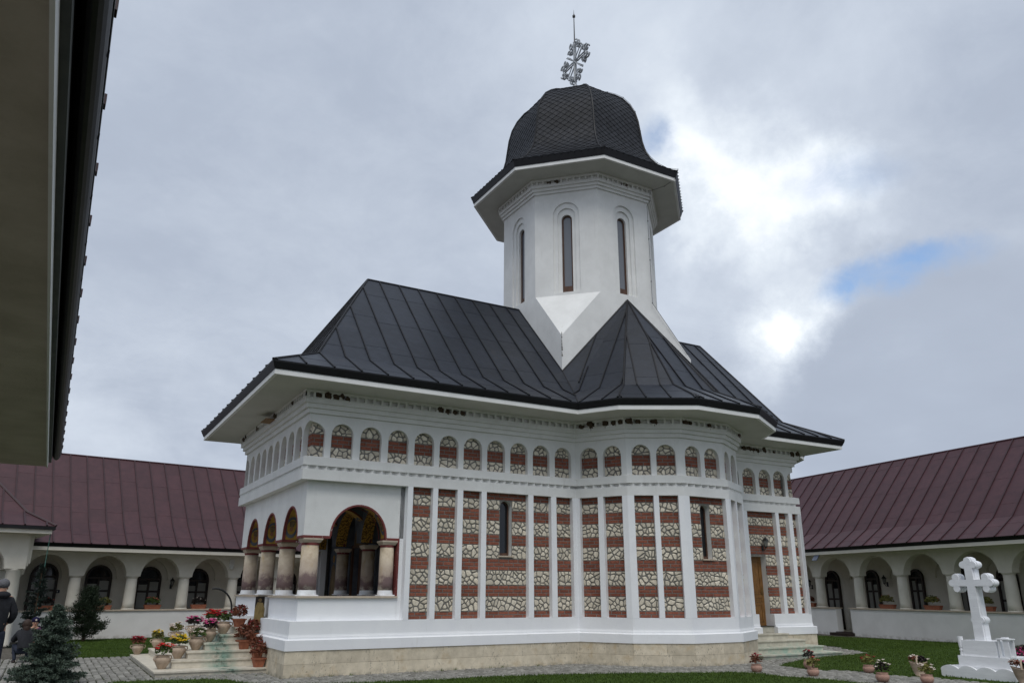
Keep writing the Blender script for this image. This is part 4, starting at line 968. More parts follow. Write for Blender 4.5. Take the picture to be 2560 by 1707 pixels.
# wall cracks at the exposed corner
m = MB(); z = 8.75
while z < 9.5:
    w_ = .012 + rnd.random() * .03; h_ = .05 + rnd.random() * .06; x0, y0 = TCX - e, TCY - e
    m.add([(x0 - .004, y0 - .004, z), (x0 + w_, y0 - .004, z + .02), (x0 + w_ * .7, y0 - .004, z + h_), (x0 - .004, y0 - .004, z + h_ + .03), (x0 - .004, y0 + w_ * .6, z + h_ * .5)], [(0, 1, 2, 3), (0, 3, 4)]); z += h_ + rnd.random() * .05
m.build('flaked_plaster', MORT, CH)
LO_ = 2 * RA * tan(R(22.5))
for k in range(8):            # drum faces with stepped niches and slit windows
    a, b = np.array(O0[k]), np.array(O0[(k + 1) % 8]); t = (b - a) / np.linalg.norm(b - a); fr = frame2(a, t); c = LO_ / 2 + .0
    m = MB()
    wall_arches(m, 0, LO_, ZT0 - .001, ZTC + .02, [(c - .46, c + .46, ZT0 + .10, 14.20, .46, 'full')], 0, .0601, False, 0, 0, nseg=16)
    wall_arches(m, .05, LO_ - .05, ZT0 + .02, ZTC - .05, [(c - .31, c + .31, ZT0 + .11, 14.16, .31, 'full')], .06, .1201, False, 0, 0, nseg=16)
    wall_arches(m, .10, LO_ - .10, ZT0 + .04, ZTC - .10, [(c - .185, c + .185, ZT0 + .12, 14.05, .19, 'full')], .12, .34, False, 0, 0, nseg=14)
    m.build('tower_wall', PL, CH, fr)
    w = MB(); s0, s1, zb, zs, ri = c - .184, c + .184, ZT0 + .12, 14.05, .189
    pts = arch_poly(s0, s1, zb, zs, ri, 10); outer = [pts[0]] + pts[2:][::-1] + [pts[1]]
    pts = arch_poly(s0 + .055, s1 - .055, zb + .25, zs, ri - .055, 10); inner = [pts[0]] + pts[2:][::-1] + [pts[1]]
    ringband(w, outer, inner, .20, .25); w.box(s0, s1, .198, .252, zb, zb + .26); win = w.build('tower_window', WWD, CH, fr)
    gl = MB(); gl.wallpoly(arch_poly(s0 + .04, s1 - .04, zb + .24, zs, ri - .04), .225, .232); gl.build('pane', TGL, win, fr)
m = MB(); m.prism(octo(-.42), ZT0 - 1, ZTC); m.build('tower_core', BLK, CH)
def osweep(mb, prof): sweep(mb, O0, prof)
for d0_, z0_, z1_ in ((.06, 15.05, 15.155), (.12, 15.15, 15.255), (.18, 15.25, 15.355)): m = MB(); osweep(m, rprof(-.3, d0_, z0_, z1_)); m.build('cornice_moulding', PL, CH)
m = MB(); osweep(m, rprof(-.3, .12, 15.35, 15.56)); osweep(m, rprof(0, .21, 15.47, 15.552))
for k in range(8):
    a, b = np.array(octo(.20)[k]), np.array(octo(.20)[(k + 1) % 8]); l = np.linalg.norm(b - a); t = (b - a) / l; n = 11; fr = frame2(a, t)
    for j in range(n + 1):
        c = j * l / n; x0, x1 = max(0, c - .028), min(l, c + .028)
        vs = [fr @ Vector(p) for p in ((x0, 0, 15.355), (x1, 0, 15.355), (x1, .1, 15.355), (x0, .1, 15.355), (x0, 0, 15.471), (x1, 0, 15.471), (x1, .1, 15.471), (x0, .1, 15.471))]
        m.add(vs, [(0, 3, 2, 1), (4, 5, 6, 7), (0, 1, 5, 4), (1, 2, 6, 5), (2, 3, 7, 6), (3, 0, 4, 7)])
m.build('dentil_course', PL, CH)
for k, s_, r_ in ((0, .55, .075), (0, .82, .085), (1, 1.0, .06), (1, 1.2, .06)):
    a, b = np.array(O0[k]), np.array(O0[(k + 1) % 8]); nest(frame2(a, (b - a) / np.linalg.norm(b - a)), s_, 15.41, r_)
TE = 1.065
m = MB(); osweep(m, [(.1, 15.553), (TE - .03, ZTE), (TE - .03, ZTE + .02), (.1, 15.58)]); m.build('tower_soffit', SOF, CH)
m = MB(); osweep(m, rprof(TE - .08, TE, ZTE - .004, ZTE + .125)); m.build('tower_fascia', PL, CH)
# dome
PR = [(4.12, 15.90), (3.72, 16.10), (3.34, 16.45), (3.08, 16.80), (2.90, 17.15), (2.80, 17.55), (2.74, 18.0), (2.68, 18.45), (2.56, 18.92), (2.36, 19.35), (2.08, 19.75), (1.75, 20.05), (1.40, 20.30), (1.0, 20.52), (.55, 20.72), (.14, 20.85)]
dm = MB(); osweep(dm, [(TE - .1, ZTE + .12), (TE + .02, ZTE + .12), (TE + .09, 15.90), (TE - .1, 15.95)])
for k in range(8):
    a0_, a1_ = R(-157.5 + 45 * k), R(-157.5 + 45 * (k + 1))
    vs = [(TCX + r_ * cos(a), TCY + r_ * sin(a), z) for r_, z in PR for a in (a0_, a1_)]
    dm.add(vs, [(2 * j, 2 * j + 1, 2 * j + 3, 2 * j + 2) for j in range(len(PR) - 1)])
dome = dm.build('dome', ROOFB, CH)
ca_ = cos(R(22.5)); arcl = [0.0]
for j in range(1, len(PR)): arcl.append(arcl[-1] + math.hypot((PR[j][0] - PR[j - 1][0]) * ca_, PR[j][1] - PR[j - 1][1]))
def prof_at(v):
    v = min(max(v, 0), arcl[-1] - 1e-6); j = max(i for i in range(len(arcl)) if arcl[i] <= v); j = min(j, len(PR) - 2); t = (v - arcl[j]) / (arcl[j + 1] - arcl[j])
    r_ = (PR[j][0] + (PR[j + 1][0] - PR[j][0]) * t) * ca_; z = PR[j][1] + (PR[j + 1][1] - PR[j][1]) * t
    return r_, z, (PR[j + 1][0] - PR[j][0]) * ca_ / (arcl[j + 1] - arcl[j]), (PR[j + 1][1] - PR[j][1]) / (arcl[j + 1] - arcl[j])
SHG_L = []
for k in range(8):
    am = R(-135 + 45 * k); n_ = Vector((cos(am), sin(am), 0)); tg = Vector((-sin(am), cos(am), 0)); row = 0; v = .02; w_, h_ = .152, .125
    while v < arcl[-1] - .15:
        r_, z, dr, dz = prof_at(v); hw = r_ * tan(R(22.5)); u = -math.ceil(hw / (2 * w_)) * 2 * w_ + (w_ if row % 2 else 0)
        while u < hw + w_:
            P_ = [(u, v - h_ * 1.06), (u + w_ * .98, v), (u, v + h_), (u - w_ * .98, v)]
            q = clip(P_, 1, 0, hw - .0); q = clip(q, -1, 0, hw - .0) if len(q) > 2 else q
            if len(q) >= 3 and abs(area(q)) > .003: SHG_L.append((k, q, (u, v), n_, tg))
            u += 2 * w_
        v += h_; row += 1
def shingle_geo(q, uv, n_, tg):
    vs = []; inner = []
    for (u, v) in q:
        r_, z, dr, dz = prof_at(v); hwv = r_ * tan(R(22.5)); u2 = max(-hwv, min(hwv, u))
        out = Vector((n_.x * dz, n_.y * dz, -dr)); lift = .010 + .022 * max(0, min(1, (uv[1] - v) / .125 * .5 + .5))
        p = Vector((TCX, TCY, z)) + n_ * r_ + tg * u2; vs.append(p + out * lift); inner.append(p + out * .0)
    n = len(q); return vs + inner, [tuple(range(n))] + [(i, n + i, n + (i + 1) % n, (i + 1) % n) for i in range(n)]
vis = {0: 0, 1: .2, 7: 3, 2: 2}
SHG_L.sort(key=lambda s: vis.get(s[0], 9) * 1.5 + s[1][0][1] * .5 if True else 0)
rest = MB()
for j, (k, q, uv, n_, tg) in enumerate(SHG_L):
    vs, fs = shingle_geo(q, uv, n_, tg)
    if j < 300: m = MB(); m.add(vs, fs); m.build('shingle', SHG, dome)
    else: rest.add(vs, fs)
rest.build('shingle_cladding', SHG, dome, kind='stuff')
for k in range(8):
    a = R(-157.5 + 45 * k); m = MB(); m.tube([(TCX + (r_ + .02) * cos(a), TCY + (r_ + .02) * sin(a), z + .015) for r_, z in PR], .036, 6); m.build('dome_rib', ROOFB, dome)
m = MB()
for k in range(8):
    a, b = Vector((*octo(TE + .10)[k], 15.905)), Vector((*octo(TE + .10)[(k + 1) % 8], 15.905))
    for j in range(14): p = a + (b - a) * (j + .5) / 14; m.box(p.x - .02, p.x + .02, p.y - .02, p.y + .02, p.z - .01, p.z + .012)
m.build('eave_clips', ROOFB, dome, kind='stuff')
# lightning cable down the south-east side
a = R(-67.5); pts = [(TCX + (r_ + .075) * cos(a - .02), TCY + (r_ + .075) * sin(a - .02), z + .03) for r_, z in PR[::-1] if r_ > .5]
pts += [(TCX + 4.12 * cos(a - .02), TCY + 4.12 * sin(a - .02), 15.62), (TCX + 3.6 * cos(a), TCY + 3.6 * sin(a), 15.50), (TCX + 3.08 * cos(a - .03), TCY + 3.08 * sin(a - .03), 15.45), (TCX + 3.06 * cos(a - .035), TCY + 3.06 * sin(a - .035), 15.05), (TCX + 2.93 * cos(a - .035), TCY + 2.93 * sin(a - .035), 14.9), (TCX + 2.93 * cos(a - .035), TCY + 2.93 * sin(a - .035), 11.2), (TCX + 2.5, TCY - TS - .03, 9.6)]
m = MB(); m.tube(pts, .008, 5); cab = m.build('lightning_cable', BLK, CH)
for p in pts[2:-1:2]: m = MB(); m.blob(p, .020, 6, 4); m.build('cable_clip', BLK, cab)
for z in (12.0, 12.8, 13.6, 14.3): m = MB(); m.blob((TCX + 2.93 * cos(a - .035), TCY + 2.93 * sin(a - .035), z), .024, 6, 4); m.build('cable_clip', BLK, cab)
# wrought cross with rays and scrolls, in the y-z plane
m = MB(); zc_ = 22.43; m.tube([(TCX, TCY, 20.8), (TCX, TCY, zc_ + .9)], .045, 8); m.lathe([(.10, 0), (.13, .12), (.06, .25), (.10, .38), (.05, .5)], 10, (TCX, TCY, 20.85)); cr = m.build('roof_cross', SILV, CH)
def bar(pts, r_=.032, nm='cross_bar'): m = MB(); m.tube([(TCX + p[0], TCY + p[1], zc_ + p[2]) for p in pts], r_, 5); m.build(nm, SILV, cr)
for s_ in (-1, 1):
    for dx in (-.045, .045): bar([(dx, 0, s_ * .1), (dx, s_ * .0, s_ * .95)]); bar([(dx, s_ * .1, 0), (dx, s_ * .80, 0)]) 
    for t_ in (-1, 1):
        bar([(.05, 0, 0), (.05, s_ * .46, t_ * .50)], .028, 'ray'); bar([(-.05, 0, 0), (-.05, s_ * .46, t_ * .50)], .022, 'ray')
bar([(-.42, 0, 0), (.42, 0, 0)], .020, 'ray')
def scroll(cy, cz, r_, a0, dirn, dx):
    m = MB(); m.tube([(TCX + dx, TCY + cy + (r_ * (1 - k / 22)) * cos(a0 + dirn * k * .36), zc_ + cz + (r_ * (1 - k / 22)) * sin(a0 + dirn * k * .36)) for k in range(20)], .036, 5); m.build('scroll', SILV, cr)
for dx in (-.05, .05):
    for s_ in (-1, 1):
        for t_ in (-1, 1):
            scroll(s_ * .80, t_ * .16, .15, 0 if s_ > 0 else pi, s_ * t_, dx); scroll(s_ * .60, t_ * .28, .12, pi / 2 * t_, -s_ * t_, dx)
            scroll(s_ * .16, t_ * .82, .15, pi / 2 * t_, -s_ * t_, dx); scroll(s_ * .30, t_ * .60, .12, 0 if s_ > 0 else pi, s_ * t_, dx)
m = MB(); m.tube([(TCX, TCY, zc_ + .85), (TCX, TCY, 24.65)], [.028, .018], 6); m.build('lightning_rod', BLK, cr)
m = MB(); m.lathe([(.01, 0), (.06, .05), (.06, .13), (.03, .17), (.012, .22), (.004, .42)], 10, (TCX, TCY, 24.6)); m.build('rod_finial', BLK, cr)

# ------------------------------------------------------------------ steps
st = thing('entrance_steps', (-1.5, 4.2, 0), 'broad pale stone steps with green stains climbing to the church porch under flowerpots', 'steps')
def tread(root, x0, x1, y0, y1, z0, z1, M_, nos=.03, lip=.035):
    m = MB(); m.box(x0, x1, y0, y1, z1 - lip, z1); t_ = m.build('tread', M_, root)
    m = MB(); m.box(x0 + nos, x1 - nos * 0, y0 + nos, y1 - nos, z0, z1 - lip - .001); m.build('riser', M_, t_)
for x0, y0, y1, z0, z1, x1 in ((-2.56, 1.33, 7.12, -.05, .12, -.03), (-2.15, 2.05, 6.85, .1215, .285, -.05), (-1.78, 2.32, 6.35, .2865, .45, -.07), (-1.38, 2.58, 6.05, .4515, .615, -.09), (-.98, 2.80, 5.75, .6165, .78, -.11), (-.60, 2.86, 4.6, .7815, .945, .40)):
    n = 4 if y1 - y0 > 3 else 1
    m = MB()
    m.box(x0 + .03, x1, y0 + .03, y1 - .03, z0, z1 - .036); rz_ = m.build('riser', STEP, st)
    for k in range(n):
        a, b = y0 + (y1 - y0) * k / n, y0 + (y1 - y0) * (k + 1) / n; m = MB(); m.box(x0, x1, a + .002, b - .002, z1 - .035, z1); m.build('tread', STEP, st)
st2 = thing('side_steps', (14.7, -.6, 0), 'short flight of pale stone steps with green stain below the wooden side door', 'steps')
for x0, x1, y0, z0, z1 in ((12.95, 16.35, -1.50, -.05, .115), (13.05, 15.95, -1.14, .1165, .28), (13.25, 15.60, -.80, .2815, .445), (13.45, 15.25, -.46, .4465, .61)):
    m = MB(); m.box(x0 + .03, x1 - .03, y0 + .03, -.15, z0, z1 - .036); m.build('riser', STEP2, st2)
    for k in range(3):
        a, b = x0 + (x1 - x0) * k / 3, x0 + (x1 - x0) * (k + 1) / 3; m = MB(); m.box(a + .002, b - .002, y0, -.15, z1 - .035, z1); m.build('tread', STEP2, st2)

# ------------------------------------------------------------------ arcaded buildings round the courtyard
def arcade(name, label, org, az, cols, u0, u1, H, railgap, windows, vis, planter=None, pitch=2.08):
    a = R(az); d = Vector((sin(a), cos(a))); nb = Vector((-cos(a), sin(a)))
    if (Vector(org) - CAM.xy).dot(nb) < 0: nb = -nb
    F = Matrix(((d.x, nb.x, 0, org[0]), (d.y, nb.y, 0, org[1]), (0, 0, 1, 0), (0, 0, 0, 1)))   # local x along, y away from courtyard
    b = thing(name, (org[0], org[1], 0), label, 'building')
    zr, zs, zt, ze, zb, zg = H['rail'], H['spring'], H['top'], H['eave'], H['brk'], H['ridge']
    ru = [u0] + ([v for g_ in railgap for v in g_]) + [u1]
    for k in range(0, len(ru), 2):
        m = MB(); m.box(ru[k], ru[k + 1], 0, .32, -.3, zr - .05); m.build('parapet', CRM2, b, F)
        m = MB(); m.box(ru[k] - .03, ru[k + 1] + .03, -.05, .38, zr - .05, zr); m.build('parapet_capstone', CAPM, b, F)
    half = .27; ops = []
    for i in range(len(cols) - 1):
        ca, cb = cols[i], cols[i + 1]; w_ = (cb - ca) - 2 * half; ops.append((ca + half, cb - half, 98, zs, min(zt - zs, w_ / 2 + .06), 'full'))
    m = MB(); wall_arches(m, u0, u1, zs, zb - .2, ops, .02, .40, True, 0, 1, ends=True, nseg=16); m.build('arch_wall', (CRM, CRM), b, F)
    for c in cols:
        if not (u0 <= c <= u1): continue
        r_ = .225; m = MB(); m.lathe([(r_ + .015, 0), (r_, .25), (r_ * .97, (zs - zr) * .6), (r_ * .90, zs - zr - .08)], 18, (c, .20, zr)); cl = m.build('column', CRM, b, F, smooth=True)
        m = MB(); m.lathe([(r_ * .90, 0), (r_ * 1.02, .02), (r_ * .95, .04), (r_ * 1.12, .055), (r_ * 1.12, .075)], 18, (c, .20, zs - .08)); m.build('capital', CRM, cl, F)
        m = MB(); m.lathe([(r_ + .028, 0), (r_ + .024, .03), (r_ + .01, .05)], 18, (c, .20, zr)); m.build('column_base', CRM, cl, F)
    BW = 1.95
    m = MB(); m.box(u0, u1, BW, BW + .3, -.2, zb - .3); m.build('back_wall', CRM, b, F)
    m = MB(); m.box(u0, u1, .40, BW, zt + .10, zt + .16); m.build('gallery_ceiling', CRM, b, F)
    m = MB(); m.box(u0, u1, .32, BW, .02, .12); m.build('gallery_floor', STEP, b, F)
    m = MB(); wall_arches(m, u0, u1, zs - .1, zt + .10, [(o[0] - .05, o[1] + .05, 98, zs - .02, min(zt - zs, .95) , 'full') for o in ops], BW - .10, BW - .001, False, 0, 0, nseg=12); m.build('blind_arches', CRM, b, F)
    for (wc, w_, zb_, zt_, kind) in windows:
        rx = w_ / 2; zsp = zt_ - rx * 1.05
        pts = arch_poly(wc - rx, wc + rx, zb_, zsp, zt_ - zsp, 12); outer = [pts[0]] + pts[2:][::-1] + [pts[1]]
        pts = arch_poly(wc - rx + .09, wc + rx - .09, zb_ + .09, zsp, zt_ - zsp - .09, 12); inner = [pts[0]] + pts[2:][::-1] + [pts[1]]
        m = MB(); ringband(m, outer, inner, BW - .13, BW - .02); m.box(wc - rx, wc + rx, BW - .132, BW - .018, zb_, zb_ + .10)
        wn_ = m.build('door' if kind == 'd' else 'window', DWD, b, F)
        m = MB(); m.wallpoly(arch_poly(wc - rx + .05, wc + rx - .05, zb_ + .05, zsp, zt_ - zsp - .05), BW - .075, BW - .065); m.build('pane', GLS, wn_, F)
        m = MB(); zc_2 = zsp - .06
        m.box(wc - rx + .05, wc + rx - .05, BW - .12, BW - .04, zsp - .03, zsp + .05); m.box(wc - .035, wc + .035, BW - .12, BW - .04, zb_ + .05, zsp)
        zz = zb_ + (zsp - zb_) * .62; m.box(wc - rx + .05, wc + rx - .05, BW - .11, BW - .05, zz - .025, zz + .025); m.build('muntin', DWD, wn_, F)
        for sx in (-1, 1):
            x0, x1 = sorted((wc + sx * .05, wc + sx * (rx - .10))); m = MB(); m.box(x0, x1, BW - .082, BW - .077, zb_ + .12, zz - .04); m.box(x0, x1, BW - .082, BW - .077, zz + .04, zz + .04 + (zsp - zz - .1) * (.9 if sx > 0 else .6)); m.build('curtain', CURT, wn_, F)
    # eaves
    m = MB(); m.box(u0, u1, -.80, .05, ze - .26, ze - .235); m.build('eave_soffit', CRM, b, F)
    m = MB(); m.box(u0, u1, -.84, -.78, ze - .27, ze - .14); m.build('eave_fascia', CRM, b, F)
    m = MB(); m.add([(u, -.84, ze - .14) for u in (u0, u1)] + [(u, -.93, ze - .01) for u in (u0, u1)] + [(u, -.70, ze - .01) for u in (u0, u1)], [(0, 1, 3, 2), (2, 3, 5, 4), (4, 5, 1, 0), (0, 2, 4), (1, 5, 3)]); rf_ = m.build('roof', GUT, b, F)
    back = (zg - zb) / 1.1 + .2
    def P(u, y, z): return F @ Vector((u, y, z))
    dv = (d.x, d.y, 0); uo = Vector((org[0], org[1], 0)).dot(Vector(dv)) + .15
    va, vb_ = vis
    for (ua, ub, jn) in ((u0, va, True), (va, vb_, False), (vb_, u1, True)):
        if ub - ua < .1: continue
        for q in ([P(ua, -.91, ze), P(ub, -.91, ze), P(ub, .2, zb), P(ua, .2, zb)], [P(ua, .2, zb), P(ub, .2, zb), P(ub, back, zg), P(ua, back, zg)]):
            roof_face(q, dv, rf_, pitch, .92, MAR, MARB, u_off=uo, seamw=.05, seamh=.05, joined=jn, seed=int(ua * 10) + 3)
    m = MB(); n_ = [P(u0, back, zg + .02), P(u1, back, zg + .02), P(u1, 2 * back + 1, ze), P(u0, 2 * back + 1, ze)]; m.add(n_, [(0, 1, 2, 3)]); m.tube([P(u0, back, zg + .03), P(u1, back, zg + .03)], .04, 6); m.build('rear_slope', MAR, rf_)
    for u in (u0, u1): m = MB(); m.add([P(u, .0, 0), P(u, 2 * back, 0), P(u, 2 * back, ze - .1), P(u, back, zg - .05), P(u, .2, zb - .1), P(u, .0, ze - .1)], [(0, 1, 2, 3, 4, 5)]); m.build('gable_wall', CRM, b)
    return b, F
HL = dict(rail=1.07, spring=2.36, top=3.14, eave=3.53, brk=4.40, ridge=7.44)
colsL = [-6.14 + 2.085 * k for k in range(18)]
winsL = [(-2.80, 1.02, .95, 2.86, 'w'), (-.78, 1.02, .95, 2.83, 'w'), (1.22, 1.02, .95, 2.80, 'w'), (3.28, 1.02, .95, 2.76, 'w'), (5.4, 1.02, .95, 2.76, 'w'), (7.5, 1.02, .95, 2.76, 'w'), (-4.8, 1.02, .95, 2.86, 'w')]
BL, FL_ = arcade('arcaded_building', 'long cream arcaded building with maroon metal roof behind the flowerpot steps, left of the church', (-1.95, 18.174), 81.2, colsL, -7.2, 29.3, HL, [], winsL, (-7.2, 4.6), pitch=.655)
HR = dict(rail=1.16, spring=2.52, top=3.33, eave=3.73, brk=4.475, ridge=7.83)
colsR = [.12 + 2.42 * k for k in range(-6, 7)]
winsR = [(5.95, .92, .12, 2.84, 'd'), (3.42, .80, 1.0, 2.82, 'w'), (.92, .72, 1.0, 2.80, 'w'), (-1.50, .72, 1.0, 2.80, 'w'), (-3.35, .85, .12, 2.84, 'd'), (-5.6, .8, 1.0, 2.82, 'w'), (8.4, .8, 1.0, 2.82, 'w')]
BR_, FR_ = arcade('arcaded_building', 'long cream arcaded building with maroon metal roof to the right, behind the marble cross', (26.12, 2.98), 8.49, colsR, -13.5, 15.2, HR, [(3.05, 3.93)], winsR, (-7.0, 9.5), pitch=.775)
lantern(BR_, FR_, 7.35, 1.84, 2.15, 1.3); lantern(BR_, FR_, 2.50, 1.84, 2.25, 1.3)
m = MB(); m.box(2.95, 4.0, -.45, 0.3, -.02, .10); m.box(3.02, 3.96, -.12, .3, .10, .13); m.build('doorstep', DWD, BR_, FR_)
m = MB(); m.add([(3.72, -.80, 3.47), (4.02, -.80, 3.47), (4.02, -1.0, 3.22), (3.72, -1.0, 3.22), (3.72, -.77, 3.45), (4.02, -.77, 3.45), (4.02, -.97, 3.20), (3.72, -.97, 3.20)], [(0, 1, 2, 3), (7, 6, 5, 4), (0, 4, 5, 1), (1, 5, 6, 2), (2, 6, 7, 3), (3, 7, 4, 0)]); m.build('solar_lamp', SOLAR, BR_, FR_)
m = MB(); m.box(4.0, 4.2, -.04, .02, 2.78, 3.12); m.lathe([(.05, 0), (.08, .05), (.08, .18)], 10, (4.1, -.03, 2.70)); m.build('junction_box', PLAST, BL, FL_)
m = MB(); m.box(-2.32, -2.15, 1.925, 1.948, 1.70, 1.82); pl = m.build('number_plate', NAVY, BL, FL_)
m = MB(); m.box(-2.255, -2.215, 1.92, 1.926, 1.73, 1.79); m.build('plate_numeral', PLAST, pl, FL_)
lantern(BL, FL_, 2.15, 1.84, 2.05, 1.2)

# projecting bay with hipped roof at the far left
bay = thing('projecting_bay', (-7.4, 15.4, 0), 'cream wing end with hipped maroon roof, thick round column and green downpipe at far left', 'building')
fb = frame2((-5.60, 14.0), (cos(R(8.8)), sin(R(8.8))))
m = MB(); wall_arches(m, -6.0, 0, 2.50, 3.75, [(-2.9, -.62, 98, 2.55, .9, 'full')], 0, .45, True, 0, 0, ends=True); m.build('arch_wall', CRM, bay, fb)
m = MB(); m.box(-.45, 0, .451, 3.4, 2.50, 3.75); m.box(.0, .07, .10, 3.4, 2.60, 3.72); m.box(.07, .14, .16, 3.4, 2.68, 3.70); m.build('side_wall', CRM, bay, fb)
m = MB(); m.lathe([(.27, .0), (.29, .05), (.25, .12), (.235, 1.4), (.215, 2.42), (.25, 2.45), (.25, 2.50)], 20, (-.30, .25, 0)); m.build('column', CRM, bay, fb, smooth=True)
m = MB(); m.lathe([(.27, .0), (.235, 1.4), (.215, 2.42), (.25, 2.45), (.25, 2.50)], 16, (-3.2, .25, 0)); m.build('column', CRM, bay, fb, smooth=True)
m = MB(); m.box(-6.0, 0, 3.2, 3.5, -.1, 2.5); m.box(-.12, .02, .5, 3.3, -.1, 1.0); m.build('parapet', CRM2, bay, fb)
m = MB(); m.box(-6.0, .50, -.62, 3.6, 3.66, 3.69); m.build('eave_soffit', CRM, bay, fb)
m = MB(); m.box(-6.0, .52, -.64, -.58, 3.655, 3.79); m.box(.46, .522, -.58, 3.6, 3.655, 3.79); m.build('eave_fascia', CRM, bay, fb)
m = MB(); m.box(-6.0, .60, -.72, -.50, 3.79, 3.90); m.box(.45, .60, -.50, 3.6, 3.79, 3.90); rb = m.build('roof', GUT, bay, fb)
def PB(x, y, z): return fb @ Vector((x, y, z))
hx = Vector((cos(R(8.8)), sin(R(8.8)), 0))
for q, acr, sd_ in (([PB(-6, -.72, 3.90), PB(.60, -.72, 3.90), PB(-.25, .10, 4.38), PB(-6, .10, 4.38)], hx, 5), ([PB(-6, .10, 4.38), PB(-.25, .10, 4.38), PB(-2.6, 2.9, 7.1), PB(-6, 2.9, 7.1)], hx, 6),
                    ([PB(.60, -.72, 3.90), PB(.60, 4.6, 3.90), PB(-.25, 4.6, 4.38), PB(-.25, .10, 4.38)], Vector((-hx.y, hx.x, 0)), 7), ([PB(-.25, .10, 4.38), PB(-.25, 5.5, 4.38), PB(-2.6, 5.5, 7.1), PB(-2.6, 2.9, 7.1)], Vector((-hx.y, hx.x, 0)), 8)):
    roof_face(q, acr, rb, .655, .92, MAR, MARB, u_off=.2, seamw=.05, seamh=.05, seed=sd_)
m = MB(); m.tube([PB(.60, -.72, 3.93), PB(-.25, .10, 4.41), PB(-2.6, 2.9, 7.12)], .045, 6); m.build('hip_cap', MARB, rb)
m = MB(); m.tube([PB(.50, -.5, 3.78), PB(.50, -.5, 3.6), PB(.50, -.5, .1)], .016, 6); m.build('downpipe', mat('green_copper_pipe', (.06, .16, .13), (.04, .10, .085), 9, .6), bay)

# overhanging eave of the building the photographer stands beside
nb_ = thing('nearby_building', (-7.0, -12.0, 0), 'corner of a building with overhanging pale soffit and black gutter at upper left', 'building')
X0 = CAM.x
yE = -5.35
m = MB(); m.box(X0 - 3.2, X0 - .262, -26, yE, 3.50, 3.56); m.build('eave_soffit', mat('grey_soffit_render', (.56, .50, .42), (.43, .38, .31), 1.6, .95, .2, 40, .1, coord='World'), nb_)
m = MB(); m.box(X0 - .262, X0 - .246, -26, yE + .03, 3.485, 3.60); m.build('eave_fascia', PL, nb_)
m = MB(); m.box(X0 - .246, X0 - .213, -26, yE + .1, 3.57, 3.62); m.build('fascia_board', mat('dark_grey_board', (.085, .09, .08), (.06, .065, .06), 6, .7, coord='World'), nb_)
m = MB(); n = 10; gx, gz, gr = X0 - .165, 3.76, .055; pr = [(gx + gr * cos(pi + pi * k / n), gz + .10 * sin(pi + pi * k / n)) for k in range(n + 1)]
m.add([(x, y, z) for y in (-26, yE + .45) for x, z in pr], [(k, k + 1, n + 2 + k, n + 1 + k) for k in range(n)]); m.add([(x, yE + .45, z) for x, z in pr], [tuple(range(n + 1))])
m.box(gx + gr - .006, gx + gr + .004, -26, yE + .45, 3.755, 3.79); m.box(X0 - .30, X0 - .216, -26, yE + .45, 3.622, 3.80)
for k in range(24): m.box(gx - gr - .002, gx + gr + .006, -20 + k * .65, -19.985 + k * .65, 3.74, 3.765)
m.build('gutter', GUT, nb_)
m = MB(); m.add([(X0 - .125, -26, 3.80), (X0 - .125, yE + .5, 3.80), (X0 - 1.3, yE - .3, 4.43), (X0 - 1.3, -26, 4.43), (X0 - 4, yE - 2.6, 7.3), (X0 - 4, -26, 7.3)], [(0, 1, 2, 3), (3, 2, 4, 5)])
m.add([(X0 - .125, yE + .5, 3.80), (X0 - 5, yE + .5, 3.80), (X0 - 5, yE - 2.6, 7.3), (X0 - 4, yE - 2.6, 7.3), (X0 - 1.3, yE - .3, 4.43)], [(0, 1, 2, 3, 4)])
nr = m.build('roof', MAR, nb_)
y = -16.3
while y < yE + .4:
    m = MB(); m.add([(X0 - .11, y - .03, 3.805), (X0 - .11, y + .03, 3.805), (X0 - .11, y, 3.85), (X0 - 1.3, y - .03, 4.435), (X0 - 1.3, y + .03, 4.435), (X0 - 1.3, y, 4.48)], [(0, 1, 2), (3, 5, 4), (0, 3, 4, 1), (1, 4, 5, 2), (2, 5, 3, 0)])
    m.box(X0 - .16, X0 - .098, y - .025, y + .025, 3.785, 3.835); m.build('seam_end', MARB, nr); y += .65
m = MB(); m.box(X0 - 3.6, X0 - 1.15, -26, yE - .9, -.1, 3.5); m.build('house_wall', CRM, nb_)

# ------------------------------------------------------------------ marble cross monument
mo = thing('marble_monument', (13.5, -7.35, 0), 'white marble memorial cross with trefoil ends on a stepped base on the lawn', 'monument')
ma = 97.0; mt = Vector((sin(R(ma + 78)), cos(R(ma + 78)), 0))   # face direction along the base front
p0, p1 = Vector((13.15, -6.62, 0)), Vector((13.20, -8.30, 0)); mt = (p1 - p0).normalized()
fm = frame2((p0.x, p0.y), (mt.x, mt.y))      # local x runs along the front from left to right, y goes back
LM = 1.62
m = MB()
pl_ = [(0, -.1), (LM, -.1)]; top = []
for k in range(4):
    for j in range(9):
        t_ = j / 8; top.append((LM - (k + t_) * LM / 4, .19 + .075 * sin(pi * t_) ** .8 if 0 < t_ < 1 else .19))
n2 = [pl_[0], pl_[1]] + top
cx_ = LM / 2
vs = [(p[0], 0, p[1]) for p in n2] + [(p[0], .07, p[1]) for p in n2]; N2 = len(n2)
m.add(vs, [(i, (i + 1) % N2, N2 + (i + 1) % N2, N2 + i) for i in range(N2)])
for i in range(2, N2 - 1):
    a_, b_ = n2[i], n2[i + 1]
    for yy in (0, .07): m.add([(a_[0], yy, -.1), (b_[0], yy, -.1), (b_[0], yy, b_[1]), (a_[0], yy, a_[1])], [(0, 1, 2, 3)])
m.build('scalloped_kerb', MBL, mo, fm)
